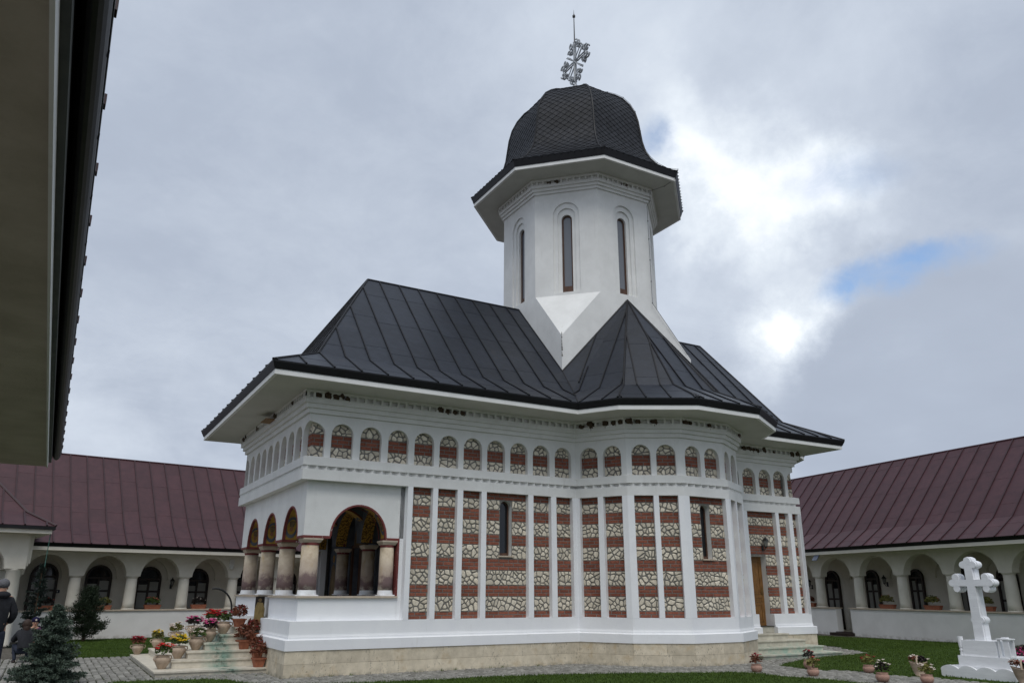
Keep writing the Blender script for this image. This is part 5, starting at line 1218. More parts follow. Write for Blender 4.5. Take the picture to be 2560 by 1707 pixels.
for x0, x1, y0, y1, z0, z1, nm in ((.07, LM - .07, .07, 1.5, -.1, .17, 'base_slab'), (.18, LM - .05, .10, 1.3, .17, .255, 'base_slab'), (.36, LM - .14, .14, 1.1, .256, .47, 'plinth_block'), (.48, 1.22, .18, .80, .471, .80, 'pedestal')):
    m = MB(); m.box(x0, x1, y0, y1, z0, z1); m.build(nm, MBL, mo, fm)
def trefoil(c, r_, dirs): return c
def disc(mb, cx, cz, r_, y0, y1, n=24): mb.lathe([(r_, 0), (r_, 0)], n) if False else mb.wallpoly([(cx + r_ * cos(2 * pi * k / n), cz + r_ * sin(2 * pi * k / n)) for k in range(n)], y0, y1)
cxm = .83; zc2 = 2.03
for q, (y0, y1) in ((0.0, (.36, .52)), (-.012, (.30, .359)), (-.012, (.521, .58))):   # core slab and raised inner layers give the stepped edge
    m = MB(); w_ = .096 + q; 
    m.wallpoly([(cxm - w_ * 1.28, .80), (cxm + w_ * 1.28, .80), (cxm + w_, 2.40), (cxm - w_, 2.40)], y0, y1); m.build('cross_upright', MBL, mo, fm)
    m = MB(); m.box(cxm - .36, cxm + .36, y0 + .001, y1 - .001, zc2 - .075 - q * .3, zc2 + .075 + q * .3); m.build('cross_arm', MBL, mo, fm)
    for (ex, ez, dx, dz) in ((cxm - .335, zc2, -1, 0), (cxm + .335, zc2, 1, 0), (cxm, 2.43, 0, 1)):
        m = MB(); r_ = .088 + q
        for (ax, az_) in ((ex + dx * .09, ez + dz * .09), (ex + dz * .115, ez + dx * .125), (ex - dz * .115, ez - dx * .125)):
            disc(m, ax, az_, r_, y0 + .002 + rnd.random() * .002, y1 - .002 - rnd.random() * .002)
        m.box(ex - .08, ex + .08, y0 + .006, y1 - .006, ez - .08, ez + .08); m.build('trefoil_end', MBL, mo, fm)
    m = MB(); disc(m, cxm + .085, 1.23, .085 + q, y0 + .004, y1 - .004); disc(m, cxm - .085, 1.23, .06 + q, y0 + .004, y1 - .004); m.build('side_boss', MBL, mo, fm)
m = MB(); m.lathe([(.045, 0), (.045, .07), (.028, .085), (.05, .10), (.05, .13), (.03, .15), (.05, .17), (.058, .36), (.058, .40)], 14, (.43, .22, .471)); m.build('baluster_vase', MBL, mo, fm, smooth=False)
m = MB(); m.box(1.27, 1.50, .18, .42, .471, .50); m.box(1.25, 1.52, .16, .44, .84, .865); m.box(1.33, 1.44, .24, .36, .865, .89); m.box(1.27, 1.31, .18, .22, .50, .84); m.box(1.38, 1.50, .18, .21, .50, .84); m.box(1.27, 1.50, .39, .42, .50, .84); m.build('candle_niche', MBL, mo, fm)

# ------------------------------------------------------------------ plants
def leaves(mb, c, R_, n, size, sq=(1, 1, 1), mi=0, rng=rnd, low=-.3):
    for _ in range(n):
        while True:
            d = Vector((rng.gauss(0, 1), rng.gauss(0, 1), rng.gauss(0, 1))).normalized()
            if d.z > low: break
        p = Vector(c) + Vector((d.x * sq[0], d.y * sq[1], d.z * sq[2])) * R_ * (.35 + .65 * rng.random() ** .6)
        a = Vector((rng.gauss(0, 1), rng.gauss(0, 1), rng.gauss(0, .6))).normalized(); b = a.cross(Vector((rng.gauss(0, 1), rng.gauss(0, 1), rng.gauss(0, 1)))).normalized(); s_ = size * (.6 + .8 * rng.random())
        mb.add([p - a * s_, p + b * s_ * .55 , p + a * s_, p - b * s_ * .55], [(0, 1, 2, 3)], mi)
def flower(mb, p, r_, rng=rnd):
    p = Vector(p)
    for k in range(5):
        a = 2 * pi * k / 5 + rng.random(); d = Vector((cos(a), sin(a), .45 * rng.random() - .1)); e = Vector((-sin(a), cos(a), .3))
        mb.add([p, p + (d + e * .45) * r_, p + d * r_ * 1.5 + Vector((0, 0, .2 * r_)), p + (d - e * .45) * r_], [(0, 1, 2, 3)])
    mb.blob(p + Vector((0, 0, r_ * .15)), r_ * .45, 5, 4)
def plant_parts(root, c, R_, leafm, petm, nl, nf, ls, fs, sq=(1, 1, 1), spread=1.0, frame=ID):
    m = MB(); leaves(m, c, R_, nl, ls, sq)
    for _ in range(7):
        d = Vector((rnd.gauss(0, 1), rnd.gauss(0, 1), 1.5)).normalized(); m.tube([Vector(c) - Vector((0, 0, R_ * .5)), Vector(c) + Vector((d.x * sq[0], d.y * sq[1], d.z * sq[2])) * R_ * .8], .004, 3)
    m.build('foliage', leafm, root, frame)
    if nf:
        fl_ = MB()
        for _ in range(nf):
            d = Vector((rnd.gauss(0, 1), rnd.gauss(0, 1), abs(rnd.gauss(0, .9)) + .3)).normalized(); flower(fl_, Vector(c) + Vector((d.x * sq[0], d.y * sq[1], d.z * sq[2])) * R_ * (.85 + .3 * rnd.random()) * spread, fs)
        fl_.build('blossoms', petm, root, frame)
GP = 'clay urns of flowers on the porch steps'
def urn(x, y, z, sc, leafm, petm, label, nf=12, rot=0.0, dens=150):
    t = thing('flower_urn', (x, y, z), label, 'flower pot', GP, rot)
    F_ = T(x, y, z) @ RZ(rot)
    m = MB(); s_ = sc
    prof_ = [(.080, 0), (.086, .01), (.110, .06), (.155, .15), (.176, .21), (.172, .26), (.145, .295), (.138, .31), (.162, .322), (.168, .340), (.150, .345), (.130, .31)]
    m.lathe([(a * s_ * .97, b * s_ * .84) for a, b in prof_], 20); pt = m.build('urn', URN, t, F_, smooth=True)
    for sg in (-1, 1):
        h_ = MB(); h_.tube([(sg * .145 * s_, 0, .265 * s_), (sg * .20 * s_, 0, .265 * s_), (sg * .215 * s_, 0, .215 * s_), (sg * .185 * s_, 0, .175 * s_), (sg * .168 * s_, 0, .20 * s_)], .015 * s_, 6); h_.build('handle', URN, pt, F_)
    m = MB(); m.lathe([(.14 * s_, 0), (.001, .02)], 12, (0, 0, .255 * s_)); m.build('soil', GRND, pt, F_)
    plant_parts(t, (0, 0, .37 * s_), .18 * s_, leafm, petm, dens + 80, int(nf * 1.5) + 2, .036, .044, (1.1, 1.1, .85), 1.12, F_)
    return t
urn(-2.40, 6.95, .12, .90, LRED, PDRED, 'beige urn of crimson flowers at the far end of the lowest step', 9)
urn(-1.95, 6.72, .285, .85, LYEL, PYEL, 'pale yellowish urn with sparse yellow flowers on the second step, far end', 4)
urn(-2.33, 2.06, .12, 1.02, LGRN, PRED, 'wide beige urn of red geraniums, nearest and leftmost on the lowest step', 9, .4)
urn(-1.55, 6.20, .45, .95, LYEL, PWHT, 'beige urn of pinkish white flowers on the far side of the third step', 10)
urn(-1.93, 2.68, .285, .98, LGRN, PYEL, 'brownish urn with bright yellow pansies, second nearest on the steps', 14, .2)
urn(-1.20, 5.60, .615, 1.0, LDRK, PPNK, 'beige urn of pink flowers half hidden behind the white flowers', 12)
urn(-1.52, 2.86, .45, 1.02, LGRN, PWHT, 'beige urn of white geraniums in the middle of the near row', 14, -.3)
urn(-1.20, 3.10, .615, .98, LDRK, PPNK, 'beige urn with magenta flowers over dark leaves beside the white geraniums', 8)
urn(-.84, 4.95, .78, 1.0, LGRN, PRED, 'urn of tall bright red geraniums at the back of the top step', 24, 0, 220)
urn(-.84, 3.33, .78, 1.0, LGRN, PDRED, 'beige urn of dark red flowers at the right end of the top step', 9)
GT = 'square terracotta pots of begonias against the plinth'
def tpot(x, y, z, label, sc=1.0, nf=5):
    t = thing('terracotta_pot', (x, y, z), label, 'flower pot', GT, rnd.random() * .3); F_ = T(x, y, z) @ RZ(rnd.random() * .3)
    m = MB(); vs = []
    for q, zz in ((.085, 0), (.125, .17), (.14, .17), (.142, .205), (.125, .205), (.11, .16)): vs += [(-q * sc, -q * sc, zz * sc), (q * sc, -q * sc, zz * sc), (q * sc, q * sc, zz * sc), (-q * sc, q * sc, zz * sc)]
    m.add(vs, [(4 * j + k, 4 * j + (k + 1) % 4, 4 * j + 4 + (k + 1) % 4, 4 * j + 4 + k) for j in range(5) for k in range(4)] + [(0, 3, 2, 1), (20, 21, 22, 23)]); m.build('pot', TERR, t, F_)
    plant_parts(t, (0, 0, .34 * sc), .22 * sc, LRED, PDRED, 260, nf, .040, .026, (1, 1, 1.0), 1.0, F_)
tpot(-.52, 3.10, .945, 'round topped terracotta pot of red begonias on the porch threshold', .95, 8)
tpot(-.24, 2.75, .62, 'terracotta pot of tall reddish begonia highest against the plinth corner', .95); tpot(-.46, 2.62, .45, 'terracotta pot of bronze begonia in the middle of the row along the plinth', 1.05)
tpot(-.26, 1.98, .285, 'terracotta pot of drooping begonia low on the second step', .9); tpot(-.30, 1.55, .12, 'terracotta pot of dark red begonia on the lowest step by the plinth', 1.0, 4)
GB = 'low pink clay bowls along the path'
def bowl(x, y, label, leafm, petm, sc=1.0, tall=1.0):
    sc *= .85
    t = thing('clay_bowl', (x, y, 0), label, 'flower pot', GB); F_ = T(x, y, .01)
    m = MB(); m.lathe([(a * sc, b * sc * tall) for a, b in ((.085, 0), (.135, .05), (.158, .11), (.150, .16), (.125, .185), (.135, .20), (.138, .215), (.12, .215), (.11, .18))], 20); m.build('bowl', PINKP, t, F_, smooth=True)
    plant_parts(t, (0, 0, .31 * sc * tall), .16 * sc, leafm, petm, 130, 8, .032, .032, (1.1, 1.1, 1.0), 1.1, F_)
bowl(10.02, -4.02, 'pink clay bowl of red flowers alone near the corner of the apse plinth', LRED, PDRED)
bowl(11.80, -4.05, 'pink clay bowl with dark red flowers standing just behind another on the lawn tip', LDRK, PDRED, 1.0, 1.2)
bowl(10.45, -5.30, 'pink clay bowl with yellowish plant in front of a similar bowl on the path edge', LYEL, PORG)
bowl(12.22, -5.42, 'beige clay bowl with yellow green leaves at the middle of the lawn edge', LYEL, PDRED)
bowl(10.78, -6.82, 'reddish clay bowl with white flowers on the path left of the marble cross', LDRK, PWHT, 1.05)
bowl(11.35, -7.45, 'clay bowl with white and pink flowers directly before the marble kerb', LYEL, PWHT, 1.0)
def basket(x, y, label, rot, sc=1.0, petm=PWHT):
    sc *= .82
    t = thing('basket_planter', (x, y, 0), label, 'planter', 'cone shaped planters beside the monument', rot); F_ = T(x, y, .01) @ RZ(rot)
    m = MB(); vs = []; n = 20
    for q, zz in ((.10, 0), (.17, .16), (.235, .33), (.245, .345), (.225, .345), (.20, .30)):
        vs += [(q * sc * cos(2 * pi * k / n), q * sc * .72 * sin(2 * pi * k / n), zz * sc + (.05 * sc * abs(cos(2 * pi * k / n)) ** 2 if zz > .3 else 0)) for k in range(n)]
    m.add(vs, [(n * j + k, n * j + (k + 1) % n, n * (j + 1) + (k + 1) % n, n * (j + 1) + k) for j in range(5) for k in range(n)] + [tuple(range(n)), tuple(5 * n + k for k in range(n))]); b_ = m.build('planter_body', URN, t, F_, smooth=True)
    m = MB(); m.tube([(.0, -.17 * sc * cos(pi * k / 10), .33 * sc + .20 * sc * sin(pi * k / 10)) for k in range(11)], .022 * sc, 8); m.build('handle', URN, b_, F_)
    plant_parts(t, (.10 * sc, 0, .42 * sc), .14 * sc, LDRK, petm, 110, 5, .032, .034, (1, 1, .8), 1.0, F_); plant_parts(t, (-.12 * sc, 0, .44 * sc), .13 * sc, LRED, PWHT, 90, 5, .032, .036, (1, 1, .8), 1.0, F_)
basket(12.60, -6.45, 'cone shaped clay basket planter with white flowers at the left of the marble base', -1.2)
basket(12.95, -8.55, 'cone shaped clay basket planter with purple flower at the right edge of the marble base', -1.2, 1.1, PPNK)
m = MB(); leaves(m, (17.2, -6.5, .14), 1.15, 1200, .05, (1.2, 1.0, .35), low=-.1); fb_ = MB()
bed = thing('flower_bed', (17.2, -6.5, 0), 'bed of massed pink flowers with dark leaves behind the marble cross', 'flower bed'); m.build('foliage', LDRK, bed)
for _ in range(230): a_, q_ = rnd.random() * 6.28, sqrt(rnd.random()); flower(fb_, (17.2 + cos(a_) * q_ * 1.35, -6.5 + sin(a_) * q_ * 1.1, .24 + .24 * (1 - q_) + rnd.random() * .06), .042)
fb_.build('blossoms', PPNK, bed, kind='stuff')
def trough(F_, u, zr, label, w_=.62, leafm=LGRN, petm=PWHT, nf=8, grp='window box troughs on the arcade parapets', tall=1.0, potm=TERR):
    o = F_ @ Vector((u, .16, zr)); t = thing('flower_trough', tuple(o), label, 'planter', grp); Q = F_ @ T(u, .16, zr)
    m = MB(); a, b = w_ / 2 * .86, w_ / 2
    m.add([(-a, -.07, 0), (a, -.07, 0), (a, .07, 0), (-a, .07, 0), (-b, -.095, .15), (b, -.095, .15), (b, .095, .15), (-b, .095, .15), (-b, -.10, .175), (b, -.10, .175), (b, .10, .175), (-b, .10, .175)], [(0, 3, 2, 1), (0, 1, 5, 4), (1, 2, 6, 5), (2, 3, 7, 6), (3, 0, 4, 7), (4, 5, 9, 8), (5, 6, 10, 9), (6, 7, 11, 10), (7, 4, 8, 11), (8, 9, 10, 11)]); m.build('trough', potm, t, Q)
    plant_parts(t, (0, 0, .30 * tall), .20, leafm, petm, 420, nf, .038, .032, (w_ / .42, .7, .95 * tall), 1.0, Q)
trough(FL_, -.83, 1.07, 'terracotta trough with white and yellow flowers behind the dark pine', .64, LYEL, PWHT, 12)
trough(FL_, 1.05, 1.07, 'trough with salmon red flowers on the left parapet, above the leftmost urns', .66, LGRN, PORG, 14)
trough(FL_, 2.92, 1.07, 'trough of dark foliage with white blooms by the curved black pole', .64, LDRK, PWHT, 6, potm=TERR)
trough(FL_, -2.85, 1.07, 'terracotta trough partly hidden by the dark spruce at far left', .6, LDRK, PORG, 3)
trough(FR_, 5.75, 1.16, 'terracotta trough half hidden behind the church east corner', .7, LRED, PDRED, 2)
trough(FR_, 1.05, 1.16, 'terracotta trough with straggling green plant between the second and third right-hand columns', .8, LYEL, PORG, 3, tall=1.15)
trough(FR_, -1.25, 1.16, 'terracotta trough of green leaves on the parapet left of the marble cross', .78, LYEL, PORG, 3, tall=1.15)
trough(FR_, -3.55, 1.16, 'terracotta trough seen just right of the marble cross shaft', .8, LYEL, PORG, 2, tall=1.1)

def conifer(name, label, base, h, rad, leafm, nbr, seed, ang0=.35, tw=.05, shape=.9, layers=9):
    q = random.Random(seed); t = thing(name, base, label, 'tree', None); F_ = T(*base)
    m = MB(); m.tube([(0, 0, -.05), (0.01, .01, h * .5), (0, 0, h * .97)], [rad * .05 + .018, rad * .03 + .01, .006], 8); m.build('trunk', BARK, t, F_)
    br = MB(); lf = MB()
    def spray(c, d, s_):
        """a short needled shoot at c pointing along d"""
        for _ in range(7):
            o1 = (d * .55 + Vector((q.gauss(0, 1), q.gauss(0, 1), q.gauss(0, 1))) * .42).normalized() * s_ * (.7 + .6 * q.random()); w_ = o1.cross(Vector((q.gauss(0, 1), q.gauss(0, 1), q.gauss(0, 1)))).normalized() * s_ * .17
            lf.add([c - o1 * .1, c + o1 * .5 + w_, c + o1, c + o1 * .5 - w_], [(0, 1, 2, 3)])
    for k in range(nbr):
        f = ((k + q.random()) / nbr) ** 1.12; f = f * .93 + .07 * (round(f * layers) / layers); z = h * (.05 + .93 * f); a = q.random() * 2 * pi
        l = (rad * (1 - f) ** shape + .05) * (.55 + .55 * q.random()) * (1 + .22 * mnoise.noise(Vector((cos(a) * 1.3, sin(a) * 1.3, z * 2.1 + seed)))); dr = Vector((cos(a), sin(a), 0)); sd_ = Vector((-sin(a), cos(a), 0)); rise = ang0 * (f - .25) + .10 * q.gauss(0, 1)
        def bp(s): return Vector((0, 0, z)) + dr * (l * s) + Vector((0, 0, (rise * s - .16 * s * s + .16 * s ** 4) * l))
        br.tube([bp(0), bp(.5), bp(1)], [.009, .006, .002], 4)
        ns = max(4, int(l / .042))
        for i in range(ns):
            s = (i + .7) / ns
            if s < .12: continue
            p = bp(s); spray(p, (dr + Vector((0, 0, .5))).normalized(), tw)
            tl = tw * 2.6 * (1.2 - s * .8) * (.5 + l)
            for sg in (-1, 1):
                e = (dr * .6 + sd_ * sg + Vector((0, 0, .35 * q.gauss(0, 1) - .05))).normalized()
                n_ = max(1, int(tl / (tw * .6)))
                for j in range(n_): spray(p + e * tl * (j + .6) / n_, e, tw)
        spray(bp(1.0), dr, tw * 1.2)
    for j in range(6): spray(Vector((0, 0, h * (.90 + .016 * j))), Vector((0, 0, 1)), tw * .9)
    br.build('branches', BARK, t, F_, kind='stuff'); lf.build('crown', leafm, t, F_, kind='stuff')
    return t
conifer('blue_spruce', 'young blue spruce with dense bluish needles in the left foreground', (-4.60, 1.05, 0), 1.52, .70, LBLUE, 230, 5, .5, .047, .85, 9)
conifer('dark_spruce', 'slender dark spruce standing behind the blue spruce', (-5.05, 9.2, 0), 2.55, .50, LSPR, 85, 9, .7, .050, .85, 12)
def pine(base, h, seed):
    q = random.Random(seed); t = thing('pine_tree', base, 'small bushy dark pine standing against the white arcade parapet', 'tree'); F_ = T(*base)
    m = MB(); m.tube([(0, 0, -.05), (.02, 0, h * .5), (-.02, 0, h * .95)], [.06, .035, .01], 7); m.build('trunk', BARK, t, F_)
    br = MB(); lf = MB()
    for k in range(125):
        f = (k + .5) / 125; z = h * (.07 + .86 * f); a = k * 2.4 + q.random(); env = .62 if f < .5 else .62 * (1 - (f - .5) * 1.55)
        rr_ = env * (.40 + .75 * q.random()) * (1 + .5 * mnoise.noise(Vector((cos(a) * 1.2, sin(a) * 1.2, z * 1.9 + 4)))); d = Vector((cos(a), sin(a), .15 + .3 * q.random())); e = Vector((0, 0, z)) + d * rr_
        br.tube([Vector((0, 0, z - .03)), e], [.012, .005], 4)
        for _ in range(95):
            c = e + Vector((q.gauss(0, 1), q.gauss(0, 1), q.gauss(0, 1))) * .060 - d * .34 * q.random() ** 2; n_ = (Vector((q.gauss(0, .7), q.gauss(0, .7), q.random())) + d * .5).normalized() * .085; s_ = n_.cross(Vector((q.random(), q.random(), .3))).normalized() * .014
            lf.add([c - s_, c + s_, c + n_], [(0, 1, 2)])
    br.build('branches', BARK, t, F_, kind='stuff'); lf.build('crown', LPINE, t, F_, kind='stuff')
pine((-3.40, 16.1, 0), 1.98, 4)

# ------------------------------------------------------------------ curved pole, people
t = thing('curved_pole', (-.95, 8.2, .0), 'thin black metal pole curving over like a crook behind the red geraniums', 'pole')
pts = [(-.30 + .55, 8.2, 0), (.25, 8.2, 1.25)] + [(-.30 + .55 * cos(R(a_)), 8.2, 1.25 + .62 * sin(R(a_))) for a_ in range(10, 101, 10)]
m = MB(); m.tube(pts, .028, 8); m.build('bent_tube', BLK, t)
def skin_mesh(name, joints, edges, material, parent, world, root, sub=2, smooth=True):
    names = list(joints); me = bpy.data.meshes.new(name); me.from_pydata([joints[n][0] for n in names], [(names.index(a), names.index(b)) for a, b in edges], [])
    o = bpy.data.objects.new(name, me); COL.objects.link(o); md = o.modifiers.new('Skin', 'SKIN'); 
    for i, n in enumerate(names):
        sv = me.skin_vertices[0].data[i]; r_ = joints[n][1]; sv.radius = (r_, r_) if not isinstance(r_, tuple) else r_; sv.use_root = (n == root)
    ss = o.modifiers.new('Sub', 'SUBSURF'); ss.levels = sub; ss.render_levels = sub
    dg = bpy.context.evaluated_depsgraph_get(); me2 = bpy.data.meshes.new_from_object(o.evaluated_get(dg)); me2.materials.clear(); me2.materials.append(material)
    bpy.data.objects.remove(o); me2.name = name
    me2.polygons.foreach_set('use_smooth', [True] * len(me2.polygons)); o = bpy.data.objects.new(name, me2); link(o, parent, world); return o
def head_bits(parent, W_, z, hair=None, face=1):
    m = MB(); m.blob((0, face * .102, z - .01), .016, 6, 5, 0, 0, (1, 1, 1.5)); m.build('nose', SKIN, parent, W_)
    for sx in (-1, 1):
        m = MB(); m.blob((sx * .075, 0, z - .005), .024, 6, 5, 0, 0, (.45, .8, 1.3)); m.build('ear', SKIN, parent, W_)
        m = MB(); m.blob((sx * .032, face * .088, z + .015), .011, 6, 5); m.build('eye', BLK, parent, W_)
    m = MB(); m.blob((0, face * .09, z - .05), .02, 6, 5, 0, 0, (1.3, .4, .4)); m.build('mouth', PORG, parent, W_)
# standing man, back to the camera, hands in jacket pockets
def man():
    k = 1.14; W_ = T(-5.68, 2.38, .0) @ RZ(R(18)) @ Matrix.Scale(k, 4)
    t = thing('person', (-5.68, 2.38, 0), 'person in black hooded jacket and grey beanie seen from behind at left edge', 'person'); 
    J = {'pel': ((0, 0, .95), .13), 'sp': ((0, 0, 1.15), .125), 'ch': ((0, .01, 1.36), .14), 'nk': ((0, .0, 1.52), .055), 'hd': ((0, .03, 1.62), (.078, .095)), 'ht': ((0, .03, 1.70), (.07, .085)),
         'sl': ((-.17, 0, 1.43), .06), 'el': ((-.25, -.02, 1.15), .045), 'wl': ((-.20, .12, .98), .03), 'sr': ((.17, 0, 1.43), .06), 'er': ((.26, -.03, 1.15), .045), 'wr': ((.21, .12, .98), .03),
         'hl': ((-.09, 0, .90), .10), 'kl': ((-.11, .02, .50), .065), 'al': ((-.12, -.02, .09), .045), 'fl': ((-.13, .12, .04), .04), 'hr': ((.09, 0, .90), .10), 'kr': ((.11, .03, .50), .065), 'ar': ((.12, -.01, .09), .045), 'fr': ((.14, .13, .04), .04)}
    Ed = [('pel', 'sp'), ('sp', 'ch'), ('ch', 'nk'), ('nk', 'hd'), ('hd', 'ht'), ('ch', 'sl'), ('sl', 'el'), ('el', 'wl'), ('ch', 'sr'), ('sr', 'er'), ('er', 'wr'), ('pel', 'hl'), ('hl', 'kl'), ('kl', 'al'), ('al', 'fl'), ('pel', 'hr'), ('hr', 'kr'), ('kr', 'ar'), ('ar', 'fr')]
    body = skin_mesh('body', J, Ed, SKIN, t, W_, 'pel'); head_bits(body, W_, 1.63)
    for s_ in (-1, 1):       # hands tucked into the pockets
        for f_ in range(5):
            m = MB(); b0 = Vector((s_ * .20, .13, .975)); m.tube([b0 + Vector((s_ * (.012 * f_ - .024), .0, 0)), b0 + Vector((-s_ * (.02 + .004 * f_), .03, -.03 - .008 * f_)), b0 + Vector((-s_ * .045, .025, -.065 - .006 * (2 - abs(f_ - 2))))], [.011, .010, .008], 6); m.build('finger', SKIN, body, W_)
    Jk = {'hip': ((0, .0, .80), (.18, .13)), 'wa': ((0, 0, 1.05), (.175, .135)), 'ch': ((0, .0, 1.32), (.20, .15)), 'up': ((0, -.0, 1.46), (.13, .11)),
          'sl': ((-.18, 0, 1.42), .085), 'el': ((-.25, -.03, 1.15), .075), 'wl': ((-.20, .10, .99), .06), 'sr': ((.18, 0, 1.42), .085), 'er': ((.26, -.04, 1.15), .075), 'wr': ((.23, .10, .99), .06)}
    jk = skin_mesh('jacket', Jk, [('hip', 'wa'), ('wa', 'ch'), ('ch', 'up'), ('ch', 'sl'), ('sl', 'el'), ('el', 'wl'), ('ch', 'sr'), ('sr', 'er'), ('er', 'wr')], JKT, body, W_, 'wa')
    m = MB(); m.blob((0, -.07, 1.50), .115, 12, 8, 0, .05, (1.15, .75, .60)); m.build('hood', JKT, body, W_, smooth=True)
    Jt = {'p': ((0, 0, .92), (.115, .10)), 'hl': ((-.09, 0, .82), .105), 'kl': ((-.11, .02, .50), .082), 'al': ((-.12, -.02, .11), .068), 'hr': ((.09, 0, .82), .105), 'kr': ((.11, .03, .50), .082), 'ar': ((.12, -.01, .11), .068)}
    skin_mesh('jeans', Jt, [('p', 'hl'), ('hl', 'kl'), ('kl', 'al'), ('p', 'hr'), ('hr', 'kr'), ('kr', 'ar')], JNS, body, W_, 'p')
    for s_ in (-1, 1): m = MB(); m.blob((s_ * .125, .06, .045), .07, 10, 6, 0, 0, (.75, 2.0, .65)); m.build('shoe', SHOE, body, W_, smooth=True)
    m = MB(); m.blob((0, .015, 1.70), .105, 14, 10, 0, .03, (.98, 1.10, .92)); m.lathe([(.094, 0), (.101, .02), (.094, .045)], 16, (0, .015, 1.655)); m.build('beanie', BEAN, body, W_, smooth=True)
man()
def woman():
    W_ = T(-5.14, 6.75, 0) @ RZ(R(10)) @ Matrix.Scale(1.06, 4)
    t = thing('person', (-5.14, 6.75, 0), 'person with brown hair in a black jacket crouching behind the blue spruce', 'person')
    J = {'pel': ((0, -.05, .30), .13), 'sp': ((0, -.03, .48), .12), 'ch': ((0, .05, .66), .13), 'nk': ((0, .10, .78), .05), 'hd': ((0, .13, .87), (.075, .09)), 'ht': ((0, .13, .94), (.068, .08)),
         'hl': ((-.09, .0, .30), .09), 'kl': ((-.16, .38, .42), .06), 'al': ((-.14, .12, .09), .04), 'fl': ((-.15, .26, .04), .035), 'hr': ((.09, .0, .30), .09), 'kr': ((.16, .38, .42), .06), 'ar': ((.14, .12, .09), .04), 'fr': ((.15, .26, .04), .035),
         'sl': ((-.16, .06, .70), .055), 'el': ((-.22, .22, .52), .042), 'wl': ((-.06, .40, .60), .028), 'sr': ((.16, .06, .70), .055), 'er': ((.22, .22, .52), .042), 'wr': ((.10, .42, .60), .028)}
    body = skin_mesh('body', J, [('pel', 'sp'), ('sp', 'ch'), ('ch', 'nk'), ('nk', 'hd'), ('hd', 'ht'), ('pel', 'hl'), ('hl', 'kl'), ('kl', 'al'), ('al', 'fl'), ('pel', 'hr'), ('hr', 'kr'), ('kr', 'ar'), ('ar', 'fr'), ('ch', 'sl'), ('sl', 'el'), ('el', 'wl'), ('ch', 'sr'), ('sr', 'er'), ('er', 'wr')], JNS, t, W_, 'pel')
    skin_mesh('jacket', {'h': ((0, -.06, .34), (.17, .14)), 's': ((0, -.03, .50), (.165, .14)), 'c': ((0, .05, .66), (.165, .13)), 'n': ((0, .09, .76), .08), 'sl': ((-.16, .06, .70), .08), 'el': ((-.23, .22, .52), .065), 'wl': ((-.08, .38, .59), .05), 'sr': ((.16, .06, .70), .08), 'er': ((.23, .22, .52), .065), 'wr': ((.12, .40, .59), .05)},
              [('h', 's'), ('s', 'c'), ('c', 'n'), ('c', 'sl'), ('sl', 'el'), ('el', 'wl'), ('c', 'sr'), ('sr', 'er'), ('er', 'wr')], JKT, body, W_, 's')
    m = MB(); m.blob((0, .14, .885), .085, 12, 8, 0, 0, (.9, 1.05, 1.2)); m.build('head', SKIN, body, W_, smooth=True); head_bits(body, W_ @ T(0, .13, 0), .88)
    m = MB(); m.blob((0, .105, .90), .108, 12, 8, 0, .06, (1, 1, 1.15)); m.blob((0, .05, .80), .085, 10, 6, 0, .1, (1, .7, 1.3)); m.build('hair', HAIR, body, W_, smooth=True)
    for s_ in (-1, 1):
        for f_ in range(5): m = MB(); b0 = Vector((s_ * .08 + .02, .42, .60)); m.tube([b0, b0 + Vector((s_ * (.01 * f_ - .02), .05, .01)), b0 + Vector((s_ * (.008 * f_ - .03), .085, -.01))], [.011, .009, .007], 5); m.build('finger', SKIN, body, W_)
        m = MB(); m.blob((s_ * .145, .19, .045), .06, 10, 6, 0, 0, (.75, 2.0, .7)); m.build('shoe', SHOE, body, W_, smooth=True)
woman()
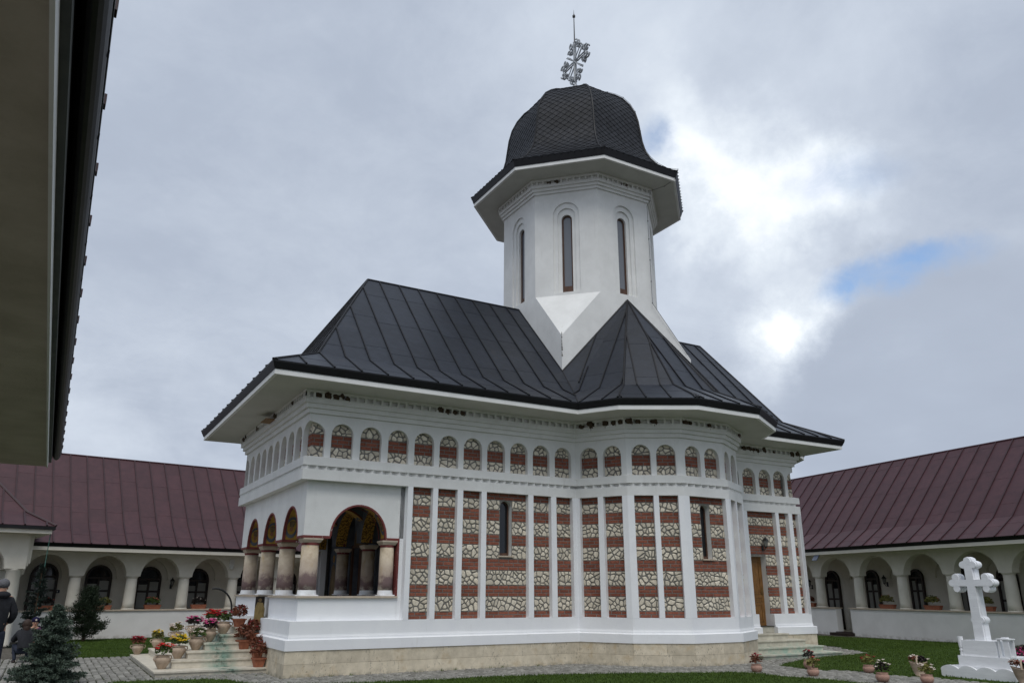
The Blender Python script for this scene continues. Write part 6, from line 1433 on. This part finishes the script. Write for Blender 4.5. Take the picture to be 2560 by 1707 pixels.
def child():
    W_ = T(-4.98, 7.25, 0) @ RZ(R(185))
    t = thing('person', (-4.98, 7.25, 0), 'small child in purple coat and navy cap with white star behind the blue spruce', 'person')
    J = {'pel': ((0, 0, .52), .085), 'sp': ((0, 0, .64), .08), 'ch': ((0, 0, .78), .085), 'nk': ((0, 0, .88), .04), 'hd': ((0, .01, .97), .075), 'ht': ((0, .01, 1.04), .068), 'hl': ((-.06, 0, .48), .06), 'kl': ((-.07, .01, .28), .045), 'al': ((-.07, 0, .06), .035), 'fl': ((-.07, .08, .03), .03), 'hr': ((.06, 0, .48), .06), 'kr': ((.07, .01, .28), .045), 'ar': ((.07, 0, .06), .035), 'fr': ((.07, .08, .03), .03),
         'sl': ((-.11, 0, .83), .04), 'el': ((-.17, .02, .68), .03), 'wl': ((-.16, .10, .56), .022), 'sr': ((.11, 0, .83), .04), 'er': ((.17, .02, .68), .03), 'wr': ((.16, .10, .56), .022)}
    body = skin_mesh('body', J, [('pel', 'sp'), ('sp', 'ch'), ('ch', 'nk'), ('nk', 'hd'), ('hd', 'ht'), ('pel', 'hl'), ('hl', 'kl'), ('kl', 'al'), ('al', 'fl'), ('pel', 'hr'), ('hr', 'kr'), ('kr', 'ar'), ('ar', 'fr'), ('ch', 'sl'), ('sl', 'el'), ('el', 'wl'), ('ch', 'sr'), ('sr', 'er'), ('er', 'wr')], SKIN, t, W_, 'pel')
    head_bits(body, W_ @ Matrix.Scale(.85, 4), 1.14)
    skin_mesh('coat', {'h': ((0, 0, .50), .12), 's': ((0, 0, .66), .11), 'c': ((0, 0, .79), .11), 'sl': ((-.11, 0, .82), .06), 'el': ((-.18, .02, .68), .05), 'wl': ((-.17, .09, .57), .038), 'sr': ((.11, 0, .82), .06), 'er': ((.18, .02, .68), .05), 'wr': ((.17, .09, .57), .038)}, [('h', 's'), ('s', 'c'), ('c', 'sl'), ('sl', 'el'), ('el', 'wl'), ('c', 'sr'), ('sr', 'er'), ('er', 'wr')], PURP, body, W_, 's')
    skin_mesh('trousers', {'p': ((0, 0, .48), .09), 'kl': ((-.07, .01, .28), .055), 'al': ((-.07, 0, .08), .045), 'kr': ((.07, .01, .28), .055), 'ar': ((.07, 0, .08), .045)}, [('p', 'kl'), ('kl', 'al'), ('p', 'kr'), ('kr', 'ar')], JNS, body, W_, 'p')
    m = MB(); m.blob((0, .0, 1.045), .095, 12, 8, 0, .03, (1, 1.05, .85)); cap = m.build('cap', NAVY, body, W_, smooth=True)
    m = MB(); m.add([(.035 * (1 if k % 2 == 0 else .42) * sin(2 * pi * k / 10), .105, 1.05 + .035 * (1 if k % 2 == 0 else .42) * cos(2 * pi * k / 10)) for k in range(10)], [tuple(range(10))]); m.build('white_star', PWHT, cap, W_)
    for s_ in (-1, 1):
        for f_ in range(5): m = MB(); b0 = Vector((s_ * .16, .11, .555)); m.tube([b0, b0 + Vector((s_ * (.006 * f_ - .012), .025, -.02)), b0 + Vector((s_ * (.005 * f_ - .012), .03, -.045))], [.008, .007, .005], 5); m.build('finger', SKIN, body, W_)
child()
